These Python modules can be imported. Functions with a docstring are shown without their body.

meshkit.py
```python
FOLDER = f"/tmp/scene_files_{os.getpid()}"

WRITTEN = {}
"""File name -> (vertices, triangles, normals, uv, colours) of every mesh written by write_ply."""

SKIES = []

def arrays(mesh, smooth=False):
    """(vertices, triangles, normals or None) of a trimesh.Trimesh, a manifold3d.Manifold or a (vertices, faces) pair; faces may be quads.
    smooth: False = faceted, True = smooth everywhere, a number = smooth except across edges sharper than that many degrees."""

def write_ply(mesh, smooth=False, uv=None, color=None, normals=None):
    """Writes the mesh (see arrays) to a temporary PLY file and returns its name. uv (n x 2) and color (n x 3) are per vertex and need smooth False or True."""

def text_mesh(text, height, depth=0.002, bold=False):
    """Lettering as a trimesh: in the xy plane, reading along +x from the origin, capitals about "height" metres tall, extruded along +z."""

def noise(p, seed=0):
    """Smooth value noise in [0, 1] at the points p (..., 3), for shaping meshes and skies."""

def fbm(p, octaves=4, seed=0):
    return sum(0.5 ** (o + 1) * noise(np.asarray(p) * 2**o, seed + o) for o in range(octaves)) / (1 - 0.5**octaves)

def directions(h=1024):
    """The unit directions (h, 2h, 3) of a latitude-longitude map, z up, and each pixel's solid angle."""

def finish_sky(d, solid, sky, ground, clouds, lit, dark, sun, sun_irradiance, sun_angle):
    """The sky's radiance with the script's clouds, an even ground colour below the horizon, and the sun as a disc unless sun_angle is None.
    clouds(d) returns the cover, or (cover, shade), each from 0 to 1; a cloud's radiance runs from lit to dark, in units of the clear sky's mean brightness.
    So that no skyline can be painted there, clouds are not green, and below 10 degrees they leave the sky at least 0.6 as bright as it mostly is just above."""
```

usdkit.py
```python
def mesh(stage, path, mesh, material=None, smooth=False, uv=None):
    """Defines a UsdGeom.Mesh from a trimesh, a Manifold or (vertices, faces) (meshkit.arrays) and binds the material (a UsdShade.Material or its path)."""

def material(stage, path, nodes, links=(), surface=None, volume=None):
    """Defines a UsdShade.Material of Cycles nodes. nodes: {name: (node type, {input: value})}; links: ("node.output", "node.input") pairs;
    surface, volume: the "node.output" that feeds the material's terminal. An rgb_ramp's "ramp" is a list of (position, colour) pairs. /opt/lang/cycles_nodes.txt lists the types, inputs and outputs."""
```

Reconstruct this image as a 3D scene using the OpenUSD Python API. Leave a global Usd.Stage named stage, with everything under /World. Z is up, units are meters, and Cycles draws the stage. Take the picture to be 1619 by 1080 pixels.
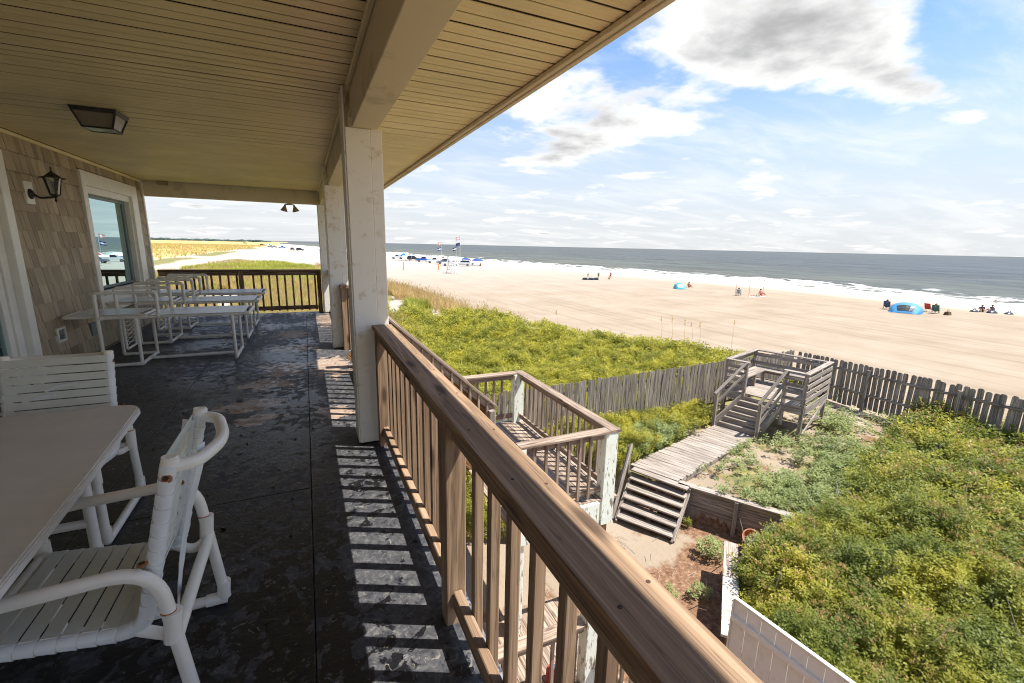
import math, random
import numpy as np
import trimesh, manifold3d
import usdkit, meshkit
from pxr import Usd, UsdGeom, UsdLux, UsdShade, Gf, Sdf, Vt

stage = Usd.Stage.CreateInMemory()
UsdGeom.SetStageUpAxis(stage, 'Z')
UsdGeom.SetStageMetersPerUnit(stage, 1.0)
UsdGeom.Xform.Define(stage, '/World')
UsdGeom.Scope.Define(stage, '/World/Looks')
rng = np.random.default_rng(7)
random.seed(7)
PI = math.pi

# ------------------------------------------------------------------ camera, sky, sun, exposure
YAW, PITCH, ROLL, EYE = 0.428454504, -0.210129922, 0.0218878866, (0.0, 0.0, 1.64)
FOCAL = 709.7 / 1619 * 36.0
EXPOSURE = 2.35
SUN_EL, SUN_XY = math.radians(61.5), (0.90, -0.43)
SUN_AZ = math.atan2(SUN_XY[0], SUN_XY[1])
SUN_INTENSITY, SKY_STRENGTH = 0.50, 0.10

fw = np.array([math.sin(YAW) * math.cos(PITCH), math.cos(YAW) * math.cos(PITCH), math.sin(PITCH)])
rt = np.array([math.cos(YAW), -math.sin(YAW), 0.0]); up = np.cross(rt, fw)
r2 = rt * math.cos(ROLL) + up * math.sin(ROLL); u2 = -rt * math.sin(ROLL) + up * math.cos(ROLL)
cam = UsdGeom.Camera.Define(stage, '/World/camera')
cam.CreateHorizontalApertureAttr(36.0); cam.CreateVerticalApertureAttr(24.0)
cam.CreateFocalLengthAttr(FOCAL)
cam.CreateClippingRangeAttr(Gf.Vec2f(0.05, 60000))
m4 = Gf.Matrix4d(*[float(x) for x in (*r2, 0, *u2, 0, *(-fw), 0, *EYE, 1)])
UsdGeom.Xformable(cam).AddTransformOp().Set(m4)
cam.CreateExposureAttr(EXPOSURE)

SUN_DIR = np.array([SUN_XY[0], SUN_XY[1], 0.0]); SUN_DIR = SUN_DIR / np.linalg.norm(SUN_DIR) * math.cos(SUN_EL); SUN_DIR[2] = math.sin(SUN_EL)


def material(name, nodes, links, surface, volume=None):
    return usdkit.material(stage, '/World/Looks/' + name, nodes, links, surface=surface, volume=volume)


# sky with clouds (direction is the dome's generated coordinate)
def sky_material():
    n = {
        'sky': ('sky_texture', {'sky_type': 'single_scattering', 'sun_disc': False, 'sun_elevation': SUN_EL, 'sun_rotation': SUN_AZ, 'altitude': 5.0, 'air_density': 1.0, 'aerosol_density': 0.7, 'ozone_density': 2.0}),
        'tc': ('texture_coordinate', {}), 'sep': ('separate_xyz', {}),
        'zc': ('math', {'math_type': 'maximum', 'value2': 0.0}), 'zo': ('math', {'math_type': 'add', 'value2': 0.12}),
        'px': ('math', {'math_type': 'divide'}), 'py': ('math', {'math_type': 'divide'}), 'pl': ('combine_xyz', {'z': 1.3}),
        'n1': ('noise_texture', {'scale': 2.1, 'detail': 11.0, 'roughness': 0.56, 'distortion': 0.1}),
        'r1': ('map_range', {'range_type': 'smoothstep', 'from_min': 0.535, 'from_max': 0.70}),
        # thin high cloud
        'mapw': ('mapping', {'mapping_type': 'point', 'rotation': (0, 0, -0.35), 'scale': (0.55, 1.3, 1.0)}), 'n2': ('noise_texture', {'scale': 1.6, 'detail': 9.0, 'roughness': 0.62, 'distortion': 0.4}),
        'r2': ('map_range', {'range_type': 'smoothstep', 'from_min': 0.40, 'from_max': 0.72, 'to_max': 0.52}),
        'mx': ('math', {'math_type': 'maximum'}),
        # thick middle of the cloud bank, grey from below
        'n4': ('noise_texture', {'scale': 2.4, 'detail': 6.0, 'roughness': 0.5}), 'g0': ('math', {'math_type': 'multiply_add', 'value2': 0.55, 'value3': -0.27}), 'g1': ('math', {'math_type': 'add'}),
        'r3': ('map_range', {'range_type': 'smoothstep', 'from_min': 0.62, 'from_max': 0.95}),
        'cc': ('mix_color', {'a': (2.2, 2.2, 2.18), 'b': (1.0, 1.0, 1.01)}),
        'mixc': ('mix_color', {}),
        # the pale veil towards the sea horizon
        'hz': ('map_range', {'range_type': 'smoothstep', 'from_min': 0.42, 'from_max': 0.0, 'to_min': 0.0, 'to_max': 0.93}),
        'mixh': ('mix_color', {'b': (1.62, 1.65, 1.70)}), 'dim': ('mix_color', {'blend_type': 'multiply', 'fac': 1.0, 'b': (0.30, 0.37, 0.455), 'use_clamp': False}),
        'bg': ('background_shader', {'strength': SKY_STRENGTH}),
    }
    l = [('tc.generated', 'sep.vector'), ('sep.z', 'zc.value1'), ('zc.value', 'zo.value1'), ('sep.x', 'px.value1'), ('zo.value', 'px.value2'),
         ('sep.y', 'py.value1'), ('zo.value', 'py.value2'), ('px.value', 'pl.x'), ('py.value', 'pl.y'), ('pl.vector', 'n1.vector'), ('pl.vector', 'n4.vector'), ('pl.vector', 'mapw.vector'), ('mapw.vector', 'n2.vector'), ('n2.fac', 'r2.value')]
    # cloud banks: (x, y) in the plane of the cloud base, half sizes, turn, weight
    prev = 'n1.fac'
    for i, (x, y, rx, ry, a, w) in enumerate(((1.72, 1.22, .95, .34, -.28, .26), (1.45, 2.25, .62, .90, .2, .19), (3.0, 1.75, 1.1, .45, .1, -.16), (1.62, 1.95, .22, .16, 0, -.14), (2.45, .85, .7, .30, 0, -.3), (-3, 0, 2.5, 2.0, 0, .12), (0, -4, 2.5, 2, 0, .1))):
        c, q = math.cos(-a), math.sin(-a); k = 'b%d' % i
        n[k + 'm'] = ('mapping', {'mapping_type': 'texture', 'location': (x, y, 1.3), 'rotation': (0, 0, a), 'scale': (rx, ry, 1.0)})
        n[k + 'l'] = ('vector_math', {'math_type': 'length'}); n[k + 'r'] = ('map_range', {'range_type': 'smoothstep', 'from_min': 1.25, 'from_max': 0.25, 'to_min': 0.0, 'to_max': w}); n[k + 'a'] = ('math', {'math_type': 'add'})
        l += [('pl.vector', k + 'm.vector'), (k + 'm.vector', k + 'l.vector1'), (k + 'l.value', k + 'r.value'), (k + 'r.result', k + 'a.value1'), (prev, k + 'a.value2')]; prev = k + 'a.value'
    l += [(prev, 'r1.value'), ('r1.result', 'mx.value1'), ('r2.result', 'mx.value2'), ('n4.fac', 'g0.value1'), ('g0.value', 'g1.value1'), (prev, 'g1.value2'), ('g1.value', 'r3.value'), ('r3.result', 'cc.fac'),
          ('sky.color', 'dim.a'), ('dim.result', 'mixh.a'), ('zc.value', 'hz.value'), ('hz.result', 'mixh.fac'), ('mixh.result', 'mixc.a'), ('cc.result', 'mixc.b'), ('mx.value', 'mixc.fac'), ('mixc.result', 'bg.color')]
    return material('sky_air', n, l, 'bg.background')


dome = UsdLux.DomeLight.Define(stage, '/World/sky')
UsdShade.MaterialBindingAPI.Apply(dome.GetPrim()).Bind(sky_material())
dome.GetPrim().SetCustomDataByKey('kind', 'structure')
sun = UsdLux.DistantLight.Define(stage, '/World/sun')
sun.CreateIntensityAttr(SUN_INTENSITY); sun.CreateAngleAttr(0.5); sun.CreateNormalizeAttr(True) if hasattr(sun, 'CreateNormalizeAttr') else None
sun.CreateColorAttr(Gf.Vec3f(1.0, 0.965, 0.905))
zax = SUN_DIR; xax = np.cross([0, 0, 1.0], zax); xax /= np.linalg.norm(xax); yax = np.cross(zax, xax)
UsdGeom.Xformable(sun).AddTransformOp().Set(Gf.Matrix4d(*[float(v) for v in (*xax, 0, *yax, 0, *zax, 0, 0, 0, 50, 1)]))

# ------------------------------------------------------------------ helpers
_used = {}


def numbered(path):
    k = _used.get(path, 0); _used[path] = k + 1
    return path if k == 0 else '%s_%03d' % (path, k)


def setdata(prim, **kw):
    for k, v in kw.items():
        if v:
            prim.SetCustomDataByKey(k, v)


def join(*ms):
    """joins (v, f, uv) or trimesh meshes; keeps uv if every one has it"""
    vs, fs, us, n, ok = [], [], [], 0, True
    for m in ms:
        if isinstance(m, trimesh.Trimesh):
            v, f, u = np.asarray(m.vertices), np.asarray(m.faces), None
        elif hasattr(m, 'to_mesh'):
            q = m.to_mesh(); v, f, u = q.vert_properties[:, :3], q.tri_verts, None
        else:
            v, f, u = m if len(m) == 3 else (*m, None)
        vs.append(np.asarray(v, float)); fs.append(np.asarray(f, int) + n); n += len(v)
        if u is None: ok = False
        us.append(u)
    return np.vstack(vs), np.vstack(fs), (np.vstack(us) if ok else None)


class Thing:
    def __init__(s, name, label=None, category=None, loc=(0, 0, 0), rot=0.0, group=None, kind=None):
        s.loc, s.rot = np.array(loc, float), rot
        x = UsdGeom.Xform.Define(stage, numbered('/World/' + name))
        x.AddTranslateOp().Set(Gf.Vec3d(*map(float, loc)))
        if rot: x.AddRotateZOp().Set(math.degrees(rot))
        s.prim = x.GetPrim(); s.path = str(s.prim.GetPath()); s.label, s.category, s.group = label, category, group
        setdata(s.prim, label=label, category=category, group=group, kind=kind)

    def local(s, v):
        c, q = math.cos(-s.rot), math.sin(-s.rot); d = np.asarray(v, float) - s.loc
        return np.stack([d[:, 0] * c - d[:, 1] * q, d[:, 0] * q + d[:, 1] * c, d[:, 2]], 1)

    def add(s, name, mesh, mat, under=None, label=None, smooth=False, world=True, kind=None):
        v, f, u = join(mesh) if not isinstance(mesh, list) else join(*mesh)
        if world: v = s.local(v)
        path = numbered((under or s.path) + '/' + name)
        if u is not None and smooth not in (False, True): smooth = False
        usdkit.mesh(stage, path, (v, f), mat, smooth=smooth, uv=u)
        setdata(stage.GetPrimAtPath(path), label=label, kind=kind)
        return path

    def copy(s, loc, rot=0.0, label=None, group=None):
        name = s.path.rsplit('/', 1)[1]
        t = Thing(name, label or s.label, s.category, loc, rot, group or s.group)
        t.prim.GetReferences().AddInternalReference(s.path); t.prim.SetInstanceable(True)
        setdata(t.prim, label=label or s.label)
        return t


def single(name, mesh, mat, label=None, category=None, group=None, kind=None, smooth=False):
    v, f, u = join(mesh) if not isinstance(mesh, list) else join(*mesh)
    path = numbered('/World/' + name)
    usdkit.mesh(stage, path, (v, f), mat, smooth=smooth, uv=u)
    setdata(stage.GetPrimAtPath(path), label=label, category=category, group=group, kind=kind)
    return path


def unit(v):
    v = np.asarray(v, float); return v / np.linalg.norm(v)


def board(p0, p1, w, t, up=(0, 0, 1), ch=0.004, profile=None):
    """a board from p0 to p1 (centre line): w across, t along up; chamfered; uv: u along it in metres, v round it in metres"""
    p0, p1 = np.asarray(p0, float), np.asarray(p1, float)
    a = unit(p1 - p0); L = np.linalg.norm(p1 - p0); s = unit(np.cross(a, up)); n = np.cross(s, a)
    W, T = w / 2, t / 2; c = min(ch, W * .4, T * .4)
    pr = np.array(profile) if profile is not None else (np.array([(-W, -T), (W, -T), (W, T), (-W, T)]) if c <= 0 else
         np.array([(-W + c, -T), (W - c, -T), (W, -T + c), (W, T - c), (W - c, T), (-W + c, T), (-W, T - c), (-W, -T + c)]))
    k = len(pr); v, f, u = [], [], []; uo, vo = random.randint(0, 400) * 7.3, random.random() * 5
    per = 0.0
    for i in range(k):
        a0, a1 = pr[i], pr[(i + 1) % k]; d = math.hypot(*(a1 - a0)); b = len(v)
        for p, x in ((p0, 0.0), (p1, L)):
            for q, y in ((a0, per), (a1, per + d)):
                v.append(p + s * q[0] + n * q[1]); u.append((uo + x, vo + y))
        f += [(b, b + 2, b + 1), (b + 1, b + 2, b + 3)]; per += d
    for p, flip, x in ((p0, 1, 0.0), (p1, 0, L)):
        b = len(v)
        for q in pr: v.append(p + s * q[0] + n * q[1]); u.append((uo + x + q[1] * 1.0, vo + q[0]))
        f += [(b, b + i, b + i + 1) if not flip else (b, b + i + 1, b + i) for i in range(1, k - 1)]
    v, f, u = np.array(v), np.array(f), np.array(u)
    # outward orientation
    fn = np.cross(v[f[:, 1]] - v[f[:, 0]], v[f[:, 2]] - v[f[:, 0]]); cen = (p0 + p1) / 2
    bad = ((v[f].mean(1) - cen) * fn).sum(1) < 0
    f[bad] = f[bad][:, ::-1]
    return v, f, u


def box(x0, y0, z0, x1, y1, z1, ch=0.004):
    """axis-aligned chamfered board whose grain runs along its longest side"""
    d = np.array([x1 - x0, y1 - y0, z1 - z0]); c = np.array([x0 + x1, y0 + y1, z0 + z1]) / 2; k = int(np.argmax(d))
    e = np.zeros(3); e[k] = d[k] / 2
    if k == 2: return board(c - e, c + e, d[0], d[1], up=(0, 1, 0), ch=ch)
    if k == 1: return board(c - e, c + e, d[0], d[2], up=(0, 0, 1), ch=ch)
    return board(c - e, c + e, d[1], d[2], up=(0, 0, 1), ch=ch)


def fillet(pts, r, n=5):
    pts = [np.asarray(p, float) for p in pts]; out = [pts[0]]
    for a, b, c in zip(pts[:-2], pts[1:-1], pts[2:]):
        d0, d1 = unit(a - b), unit(c - b); q = min(r, np.linalg.norm(a - b) * .49, np.linalg.norm(c - b) * .49)
        A, B = b + d0 * q, b + d1 * q
        for t in np.linspace(0, 1, n): out.append((1 - t) ** 2 * A + 2 * t * (1 - t) * b + t * t * B)
    out.append(pts[-1])
    return np.array(out)


def tube(pts, r, n=12, caps=True):
    pts = np.asarray(pts, float); K = len(pts); r = np.broadcast_to(np.asarray(r, float), (K,))
    tan = np.gradient(pts, axis=0) if K > 2 else np.repeat([pts[1] - pts[0]], 2, 0)
    tan = tan / np.linalg.norm(tan, axis=1, keepdims=True)
    ref = np.array([0, 0, 1.0]) if abs(tan[0][2]) < .9 else np.array([1.0, 0, 0])
    u = unit(np.cross(tan[0], ref)); v, f = [], []; ang = np.linspace(0, 2 * PI, n, endpoint=False)
    for i in range(K):
        u = unit(u - tan[i] * (u @ tan[i])); w = np.cross(tan[i], u)
        v.append(pts[i] + r[i] * (np.cos(ang)[:, None] * u + np.sin(ang)[:, None] * w))
    v = np.vstack(v)
    for i in range(K - 1):
        for j in range(n):
            a, b = i * n + j, i * n + (j + 1) % n
            f += [(a, b, a + n), (b, b + n, a + n)]
    if caps:
        for i, flip in ((0, 1), (K - 1, 0)):
            c = len(v); v = np.vstack([v, pts[i]])
            for j in range(n):
                a, b = i * n + j, i * n + (j + 1) % n
                f.append((c, b, a) if flip else (c, a, b))
    return v, np.array(f), None


def lathe(profile, n=20, loc=(0, 0, 0)):
    m = trimesh.creation.revolve(np.array(profile, float), sections=n); m.apply_translation(loc); return m


def extrude_poly(pts, h):
    from shapely.geometry import Polygon
    return trimesh.creation.extrude_polygon(Polygon(pts), h, engine='earcut')


def place(m, M):
    m = m.copy(); m.apply_transform(M); return m


def smoothstep(a, b, x):
    t = np.clip((np.asarray(x, float) - a) / (b - a), 0, 1); return t * t * (3 - 2 * t)


# ------------------------------------------------------------------ materials
def plain(name, col, rough=0.6, var=0.12, scale=6.0, metallic=0.0, bump=0.0, spec=0.5):
    n = {'g': ('geometry', {}), 'n': ('noise_texture', {'scale': scale, 'detail': 5.0, 'roughness': 0.6}),
         'r': ('rgb_ramp', {'ramp': [(0.25, tuple(c * (1 - var) for c in col)), (0.75, tuple(min(1, c * (1 + var)) for c in col))]}),
         'p': ('principled_bsdf', {'roughness': rough, 'metallic': metallic, 'specular_ior_level': spec})}
    l = [('g.position', 'n.vector'), ('n.fac', 'r.fac'), ('r.color', 'p.base_color')]
    if bump:
        n['b'] = ('bump', {'strength': bump, 'distance': 0.004}); l += [('n.fac', 'b.height'), ('b.normal', 'p.normal')]
    return material(name, n, l, 'p.BSDF')


def wood(name, dark, mid, light, rough=0.78, ring=16.0, knots=0.0, bump=0.35, tone=0.35, stripe=0.55, crack=0.42, spread=0.27):
    n = {
        'uv': ('uvmap', {'attribute': 'st'}),
        'm1': ('mapping', {'mapping_type': 'point', 'scale': (2.2, 130.0, 1.0)}), 'n1': ('noise_texture', {'scale': 1.0, 'detail': 5.0, 'roughness': 0.65}),
        'm2': ('mapping', {'mapping_type': 'point', 'scale': (0.55, ring, 1.0)}), 'n2': ('noise_texture', {'scale': 1.0, 'detail': 3.0, 'roughness': 0.5, 'distortion': 0.6}),
        'k': ('math', {'math_type': 'multiply', 'value2': 5.0}), 'fr': ('math', {'math_type': 'pingpong', 'value2': 0.5}), 'k2': ('math', {'math_type': 'multiply', 'value2': 2.0}),
        'a': ('mix_float', {'fac': 1 - stripe}),
        'ramp': ('rgb_ramp', {'ramp': [(0.5 - spread, dark), (0.5, mid), (0.5 + spread, light)]}),
        'm5': ('mapping', {'mapping_type': 'point', 'scale': (0.75, 34.0, 1.0)}), 'n5': ('noise_texture', {'scale': 1.0, 'detail': 3.0, 'roughness': 0.6}), 'c0': ('math', {'math_type': 'subtract', 'value2': 0.5}), 'c1': ('math', {'math_type': 'absolute'}),
        'c2': ('map_range', {'clamp': True, 'from_min': 0.004, 'from_max': 0.016, 'to_min': crack, 'to_max': 1.0}), 'cm': ('math', {'math_type': 'multiply'}),
        'm3': ('mapping', {'mapping_type': 'point', 'scale': (0.31, 0.9, 1.0)}), 'n3': ('noise_texture', {'scale': 1.0, 'detail': 2.0}),
        'tr': ('map_range', {'clamp': True, 'from_min': 0.25, 'from_max': 0.75, 'to_min': 1 - tone, 'to_max': 1 + tone}),
        'tint': ('hsv', {}), 'p': ('principled_bsdf', {'roughness': rough, 'specular_ior_level': 0.3}),
        'b': ('bump', {'strength': bump, 'distance': 0.003}),
    }
    l = [('uv.UV', 'm1.vector'), ('m1.vector', 'n1.vector'), ('uv.UV', 'm2.vector'), ('m2.vector', 'n2.vector'), ('n2.fac', 'k.value1'), ('k.value', 'fr.value1'), ('fr.value', 'k2.value1'),
         ('k2.value', 'a.a'), ('n1.fac', 'a.b'), ('a.result', 'ramp.fac'), ('uv.UV', 'm3.vector'), ('m3.vector', 'n3.vector'), ('n3.fac', 'tr.value'), ('uv.UV', 'm5.vector'), ('m5.vector', 'n5.vector'), ('n5.fac', 'c0.value1'), ('c0.value', 'c1.value1'), ('c1.value', 'c2.value'), ('c2.result', 'cm.value1'), ('tr.result', 'cm.value2'), ('cm.value', 'tint.value'),
         ('a.result', 'b.height'), ('b.normal', 'p.normal')]
    src = 'ramp.color'
    if knots:
        n.update({'m4': ('mapping', {'mapping_type': 'point', 'scale': (1.55, 6.2, 1.0)}), 'vo': ('voronoi_texture', {'dimensions': '2D', 'scale': 1.0, 'randomness': 1.0}),
                  'kr': ('map_range', {'range_type': 'smoothstep', 'from_min': 0.05, 'from_max': 0.17, 'to_min': knots, 'to_max': 0.0}),
                  'sep': ('separate_color', {}), 'gt': ('math', {'math_type': 'greater_than', 'value2': 0.5}), 'mm': ('math', {'math_type': 'multiply'}),
                  'km': ('mix_color', {'b': tuple(c * .55 for c in dark)})})
        l += [('uv.UV', 'm4.vector'), ('m4.vector', 'vo.vector'), ('vo.distance', 'kr.value'), ('vo.color', 'sep.color'), ('sep.r', 'gt.value1'), ('kr.result', 'mm.value1'), ('gt.value', 'mm.value2'),
              ('mm.value', 'km.fac'), ('ramp.color', 'km.a')]
        src = 'km.result'
    l += [(src, 'tint.color'), ('tint.color', 'p.base_color')]
    return material(name, n, l, 'p.BSDF')


def worn_paint(name, paint, under, amount=0.45, scale=(3.0, 3.0, 1.2), rough=0.6, soft=0.04, dirt=None, dirt_amount=0.3, detail_scale=9.0):
    """paint over something else, showing through in patches"""
    n = {'g': ('geometry', {}), 'm': ('mapping', {'mapping_type': 'point', 'scale': scale}),
         'n': ('noise_texture', {'scale': 4.0, 'detail': 8.0, 'roughness': 0.68}),
         'r': ('map_range', {'range_type': 'smoothstep', 'from_min': 1 - amount - soft, 'from_max': 1 - amount + soft}),
         'n2': ('noise_texture', {'scale': detail_scale, 'detail': 6.0, 'roughness': 0.7}),
         'r2': ('map_range', {'range_type': 'smoothstep', 'from_min': 0.53, 'from_max': 0.68, 'to_max': dirt_amount}),
         'd': ('mix_color', {'a': paint, 'b': dirt or tuple(c * .5 for c in paint)}), 'mx': ('mix_color', {'b': under}),
         'b': ('bump', {'strength': 0.3, 'distance': 0.002, 'invert': True}), 'p': ('principled_bsdf', {'roughness': rough, 'specular_ior_level': 0.35})}
    l = [('g.position', 'm.vector'), ('m.vector', 'n.vector'), ('n.fac', 'r.value'), ('g.position', 'n2.vector'), ('n2.fac', 'r2.value'), ('r2.result', 'd.fac'),
         ('d.result', 'mx.a'), ('r.result', 'mx.fac'), ('mx.result', 'p.base_color'), ('r.result', 'b.height'), ('b.normal', 'p.normal')]
    return material(name, n, l, 'p.BSDF')


M = {}
M['rail'] = wood('rail_wood', (0.125, 0.076, 0.046), (0.275, 0.178, 0.108), (0.42, 0.295, 0.19), knots=0.9, ring=15.0, tone=0.14, stripe=0.42, crack=0.62, spread=0.42)
M['landing'] = wood('landing_wood', (0.15, 0.10, 0.07), (0.28, 0.205, 0.15), (0.42, 0.335, 0.26), knots=0.8, tone=0.22, crack=0.55, spread=0.36)
M['brown'] = wood('far_rail_wood', (0.10, 0.062, 0.040), (0.20, 0.13, 0.085), (0.31, 0.21, 0.14), tone=0.25)
M['grey'] = wood('weathered_wood', (0.13, 0.103, 0.082), (0.26, 0.212, 0.175), (0.39, 0.33, 0.28), tone=0.3, ring=22)
M['walk'] = wood('boardwalk_wood', (0.165, 0.13, 0.102), (0.295, 0.245, 0.20), (0.40, 0.345, 0.29), tone=0.2, ring=22)
M['picket'] = wood('picket_wood', (0.10, 0.082, 0.064), (0.215, 0.18, 0.145), (0.33, 0.285, 0.235), tone=0.35, ring=22)
M['stain'] = wood('stained_board', (0.12, 0.06, 0.025), (0.24, 0.135, 0.06), (0.34, 0.21, 0.10), tone=0.3)
M['post'] = worn_paint('post_paint', (0.84, 0.815, 0.73), (0.24, 0.20, 0.15), amount=0.235, scale=(1.2, 1.2, 0.9), dirt=(0.52, 0.40, 0.22), dirt_amount=0.5, detail_scale=9.0)
M['beam'] = worn_paint('beam_paint', (0.68, 0.59, 0.41), (0.20, 0.17, 0.13), amount=0.22, scale=(1.0, 0.6, 1.0), dirt=(0.36, 0.30, 0.20), dirt_amount=0.5, detail_scale=3.0)
M['vinyl'] = plain('ceiling_vinyl', (0.80, 0.675, 0.40), rough=0.42, var=0.16, scale=1.3)
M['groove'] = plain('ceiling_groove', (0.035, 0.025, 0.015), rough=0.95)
M['trim'] = plain('white_trim', (0.78, 0.75, 0.66), rough=0.45, var=0.06)
M['peel'] = worn_paint('peeling_paint', (0.76, 0.79, 0.69), (0.26, 0.20, 0.14), amount=0.42, scale=(5.0, 5.0, 1.3), dirt=(0.55, 0.58, 0.44), dirt_amount=0.4)
M['pvc'] = plain('pvc_white', (0.79, 0.745, 0.65), rough=0.38, var=0.07, scale=5.0)
M['strap'] = plain('vinyl_strap', (0.62, 0.625, 0.545), rough=0.45, var=0.10, scale=8.0)
M['strapw'] = plain('vinyl_wrap', (0.70, 0.71, 0.69), rough=0.35, var=0.08, scale=10.0)
M['rust'] = plain('rust', (0.34, 0.13, 0.035), rough=0.9, var=0.6, scale=90.0)
M['bolt'] = plain('rusty_bolt', (0.05, 0.022, 0.012), rough=0.8, var=0.5, scale=150.0)
M['table'] = plain('table_top', (0.66, 0.615, 0.545), rough=0.5, var=0.12, scale=3.0)
M['tableedge'] = plain('table_edge', (0.68, 0.655, 0.60), rough=0.5, var=0.07)
M['black'] = plain('black_metal', (0.018, 0.016, 0.015), rough=0.4, var=0.3)
M['frost'] = plain('lamp_glass', (0.20, 0.17, 0.13), rough=0.25, var=0.1)
M['bronze'] = plain('old_bronze', (0.34, 0.27, 0.16), rough=0.5, var=0.3)
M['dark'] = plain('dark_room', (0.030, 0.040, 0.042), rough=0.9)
M['curtain'] = plain('vertical_blind', (0.16, 0.21, 0.20), rough=0.8)
M['teal'] = plain('sash_green', (0.16, 0.20, 0.19), rough=0.5)
M['flash'] = worn_paint('flashing', (0.20, 0.20, 0.215), (0.04, 0.04, 0.05), amount=0.47, scale=(6, 3, 6), rough=0.5)
M['terra'] = plain('terracotta', (0.42, 0.17, 0.09), rough=0.8)
M['gate'] = worn_paint('gate_paint', (0.70, 0.665, 0.60), (0.36, 0.29, 0.22), amount=0.24, scale=(2, 2, 1), dirt_amount=0.25)
M['concrete'] = plain('old_board_white', (0.62, 0.58, 0.52), rough=0.8, var=0.2, scale=12)
M['stem'] = plain('twig', (0.34, 0.28, 0.22), rough=0.9, var=0.3, scale=20)
M['blue'] = plain('tent_blue', (0.04, 0.22, 0.44), rough=0.7, var=0.08)
M['teal_cloth'] = plain('tent_teal', (0.03, 0.28, 0.33), rough=0.7, var=0.08)
M['pale_cloth'] = plain('tent_pale', (0.42, 0.66, 0.70), rough=0.7)
M['navy'] = plain('cloth_navy', (0.03, 0.06, 0.20), rough=0.8)
M['red'] = plain('cloth_red', (0.42, 0.035, 0.03), rough=0.7)
M['green_cloth'] = plain('cloth_green', (0.05, 0.11, 0.08), rough=0.8)
M['pink'] = plain('cloth_pink', (0.70, 0.30, 0.27), rough=0.8)
M['white_cloth'] = plain('cloth_white', (0.78, 0.77, 0.74), rough=0.8)
M['orange'] = plain('orange_post', (0.62, 0.27, 0.08), rough=0.8)
M['orange_cord'] = plain('cord_orange', (0.75, 0.26, 0.03), rough=0.5)
M['skin'] = plain('skin', (0.50, 0.30, 0.20), rough=0.6)
M['skin2'] = plain('skin_tan', (0.34, 0.18, 0.11), rough=0.6)
M['hair'] = plain('hair', (0.05, 0.03, 0.02), rough=0.7)
M['tyre'] = plain('tyre', (0.02, 0.02, 0.02), rough=0.9)
M['carglass'] = plain('car_glass', (0.02, 0.025, 0.03), rough=0.1)
M['car_dark'] = plain('car_dark', (0.035, 0.037, 0.04), rough=0.3)
M['car_grey'] = plain('car_grey', (0.20, 0.21, 0.23), rough=0.3)
M['car_white'] = plain('car_white', (0.74, 0.74, 0.73), rough=0.3)
M['car_blue'] = plain('car_blue', (0.02, 0.13, 0.45), rough=0.3)
M['lamp'] = plain('lamp_lens', (0.6, 0.58, 0.5), rough=0.2)


def glass_pane(name, tint, reflect, dark):
    n = {'fr': ('fresnel', {'IOR': 1.6}), 'mr': ('map_range', {'from_min': 0.0, 'from_max': 0.5, 'to_min': reflect, 'to_max': 0.95}),
         't': ('transparent_bsdf', {'color': dark}), 'g': ('glossy_bsdf', {'color': tint, 'roughness': 0.0}), 'm': ('mix_closure', {})}
    l = [('fr.fac', 'mr.value'), ('mr.result', 'm.fac'), ('t.BSDF', 'm.closure1'), ('g.BSDF', 'm.closure2')]
    return material(name, n, l, 'm.closure')


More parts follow.
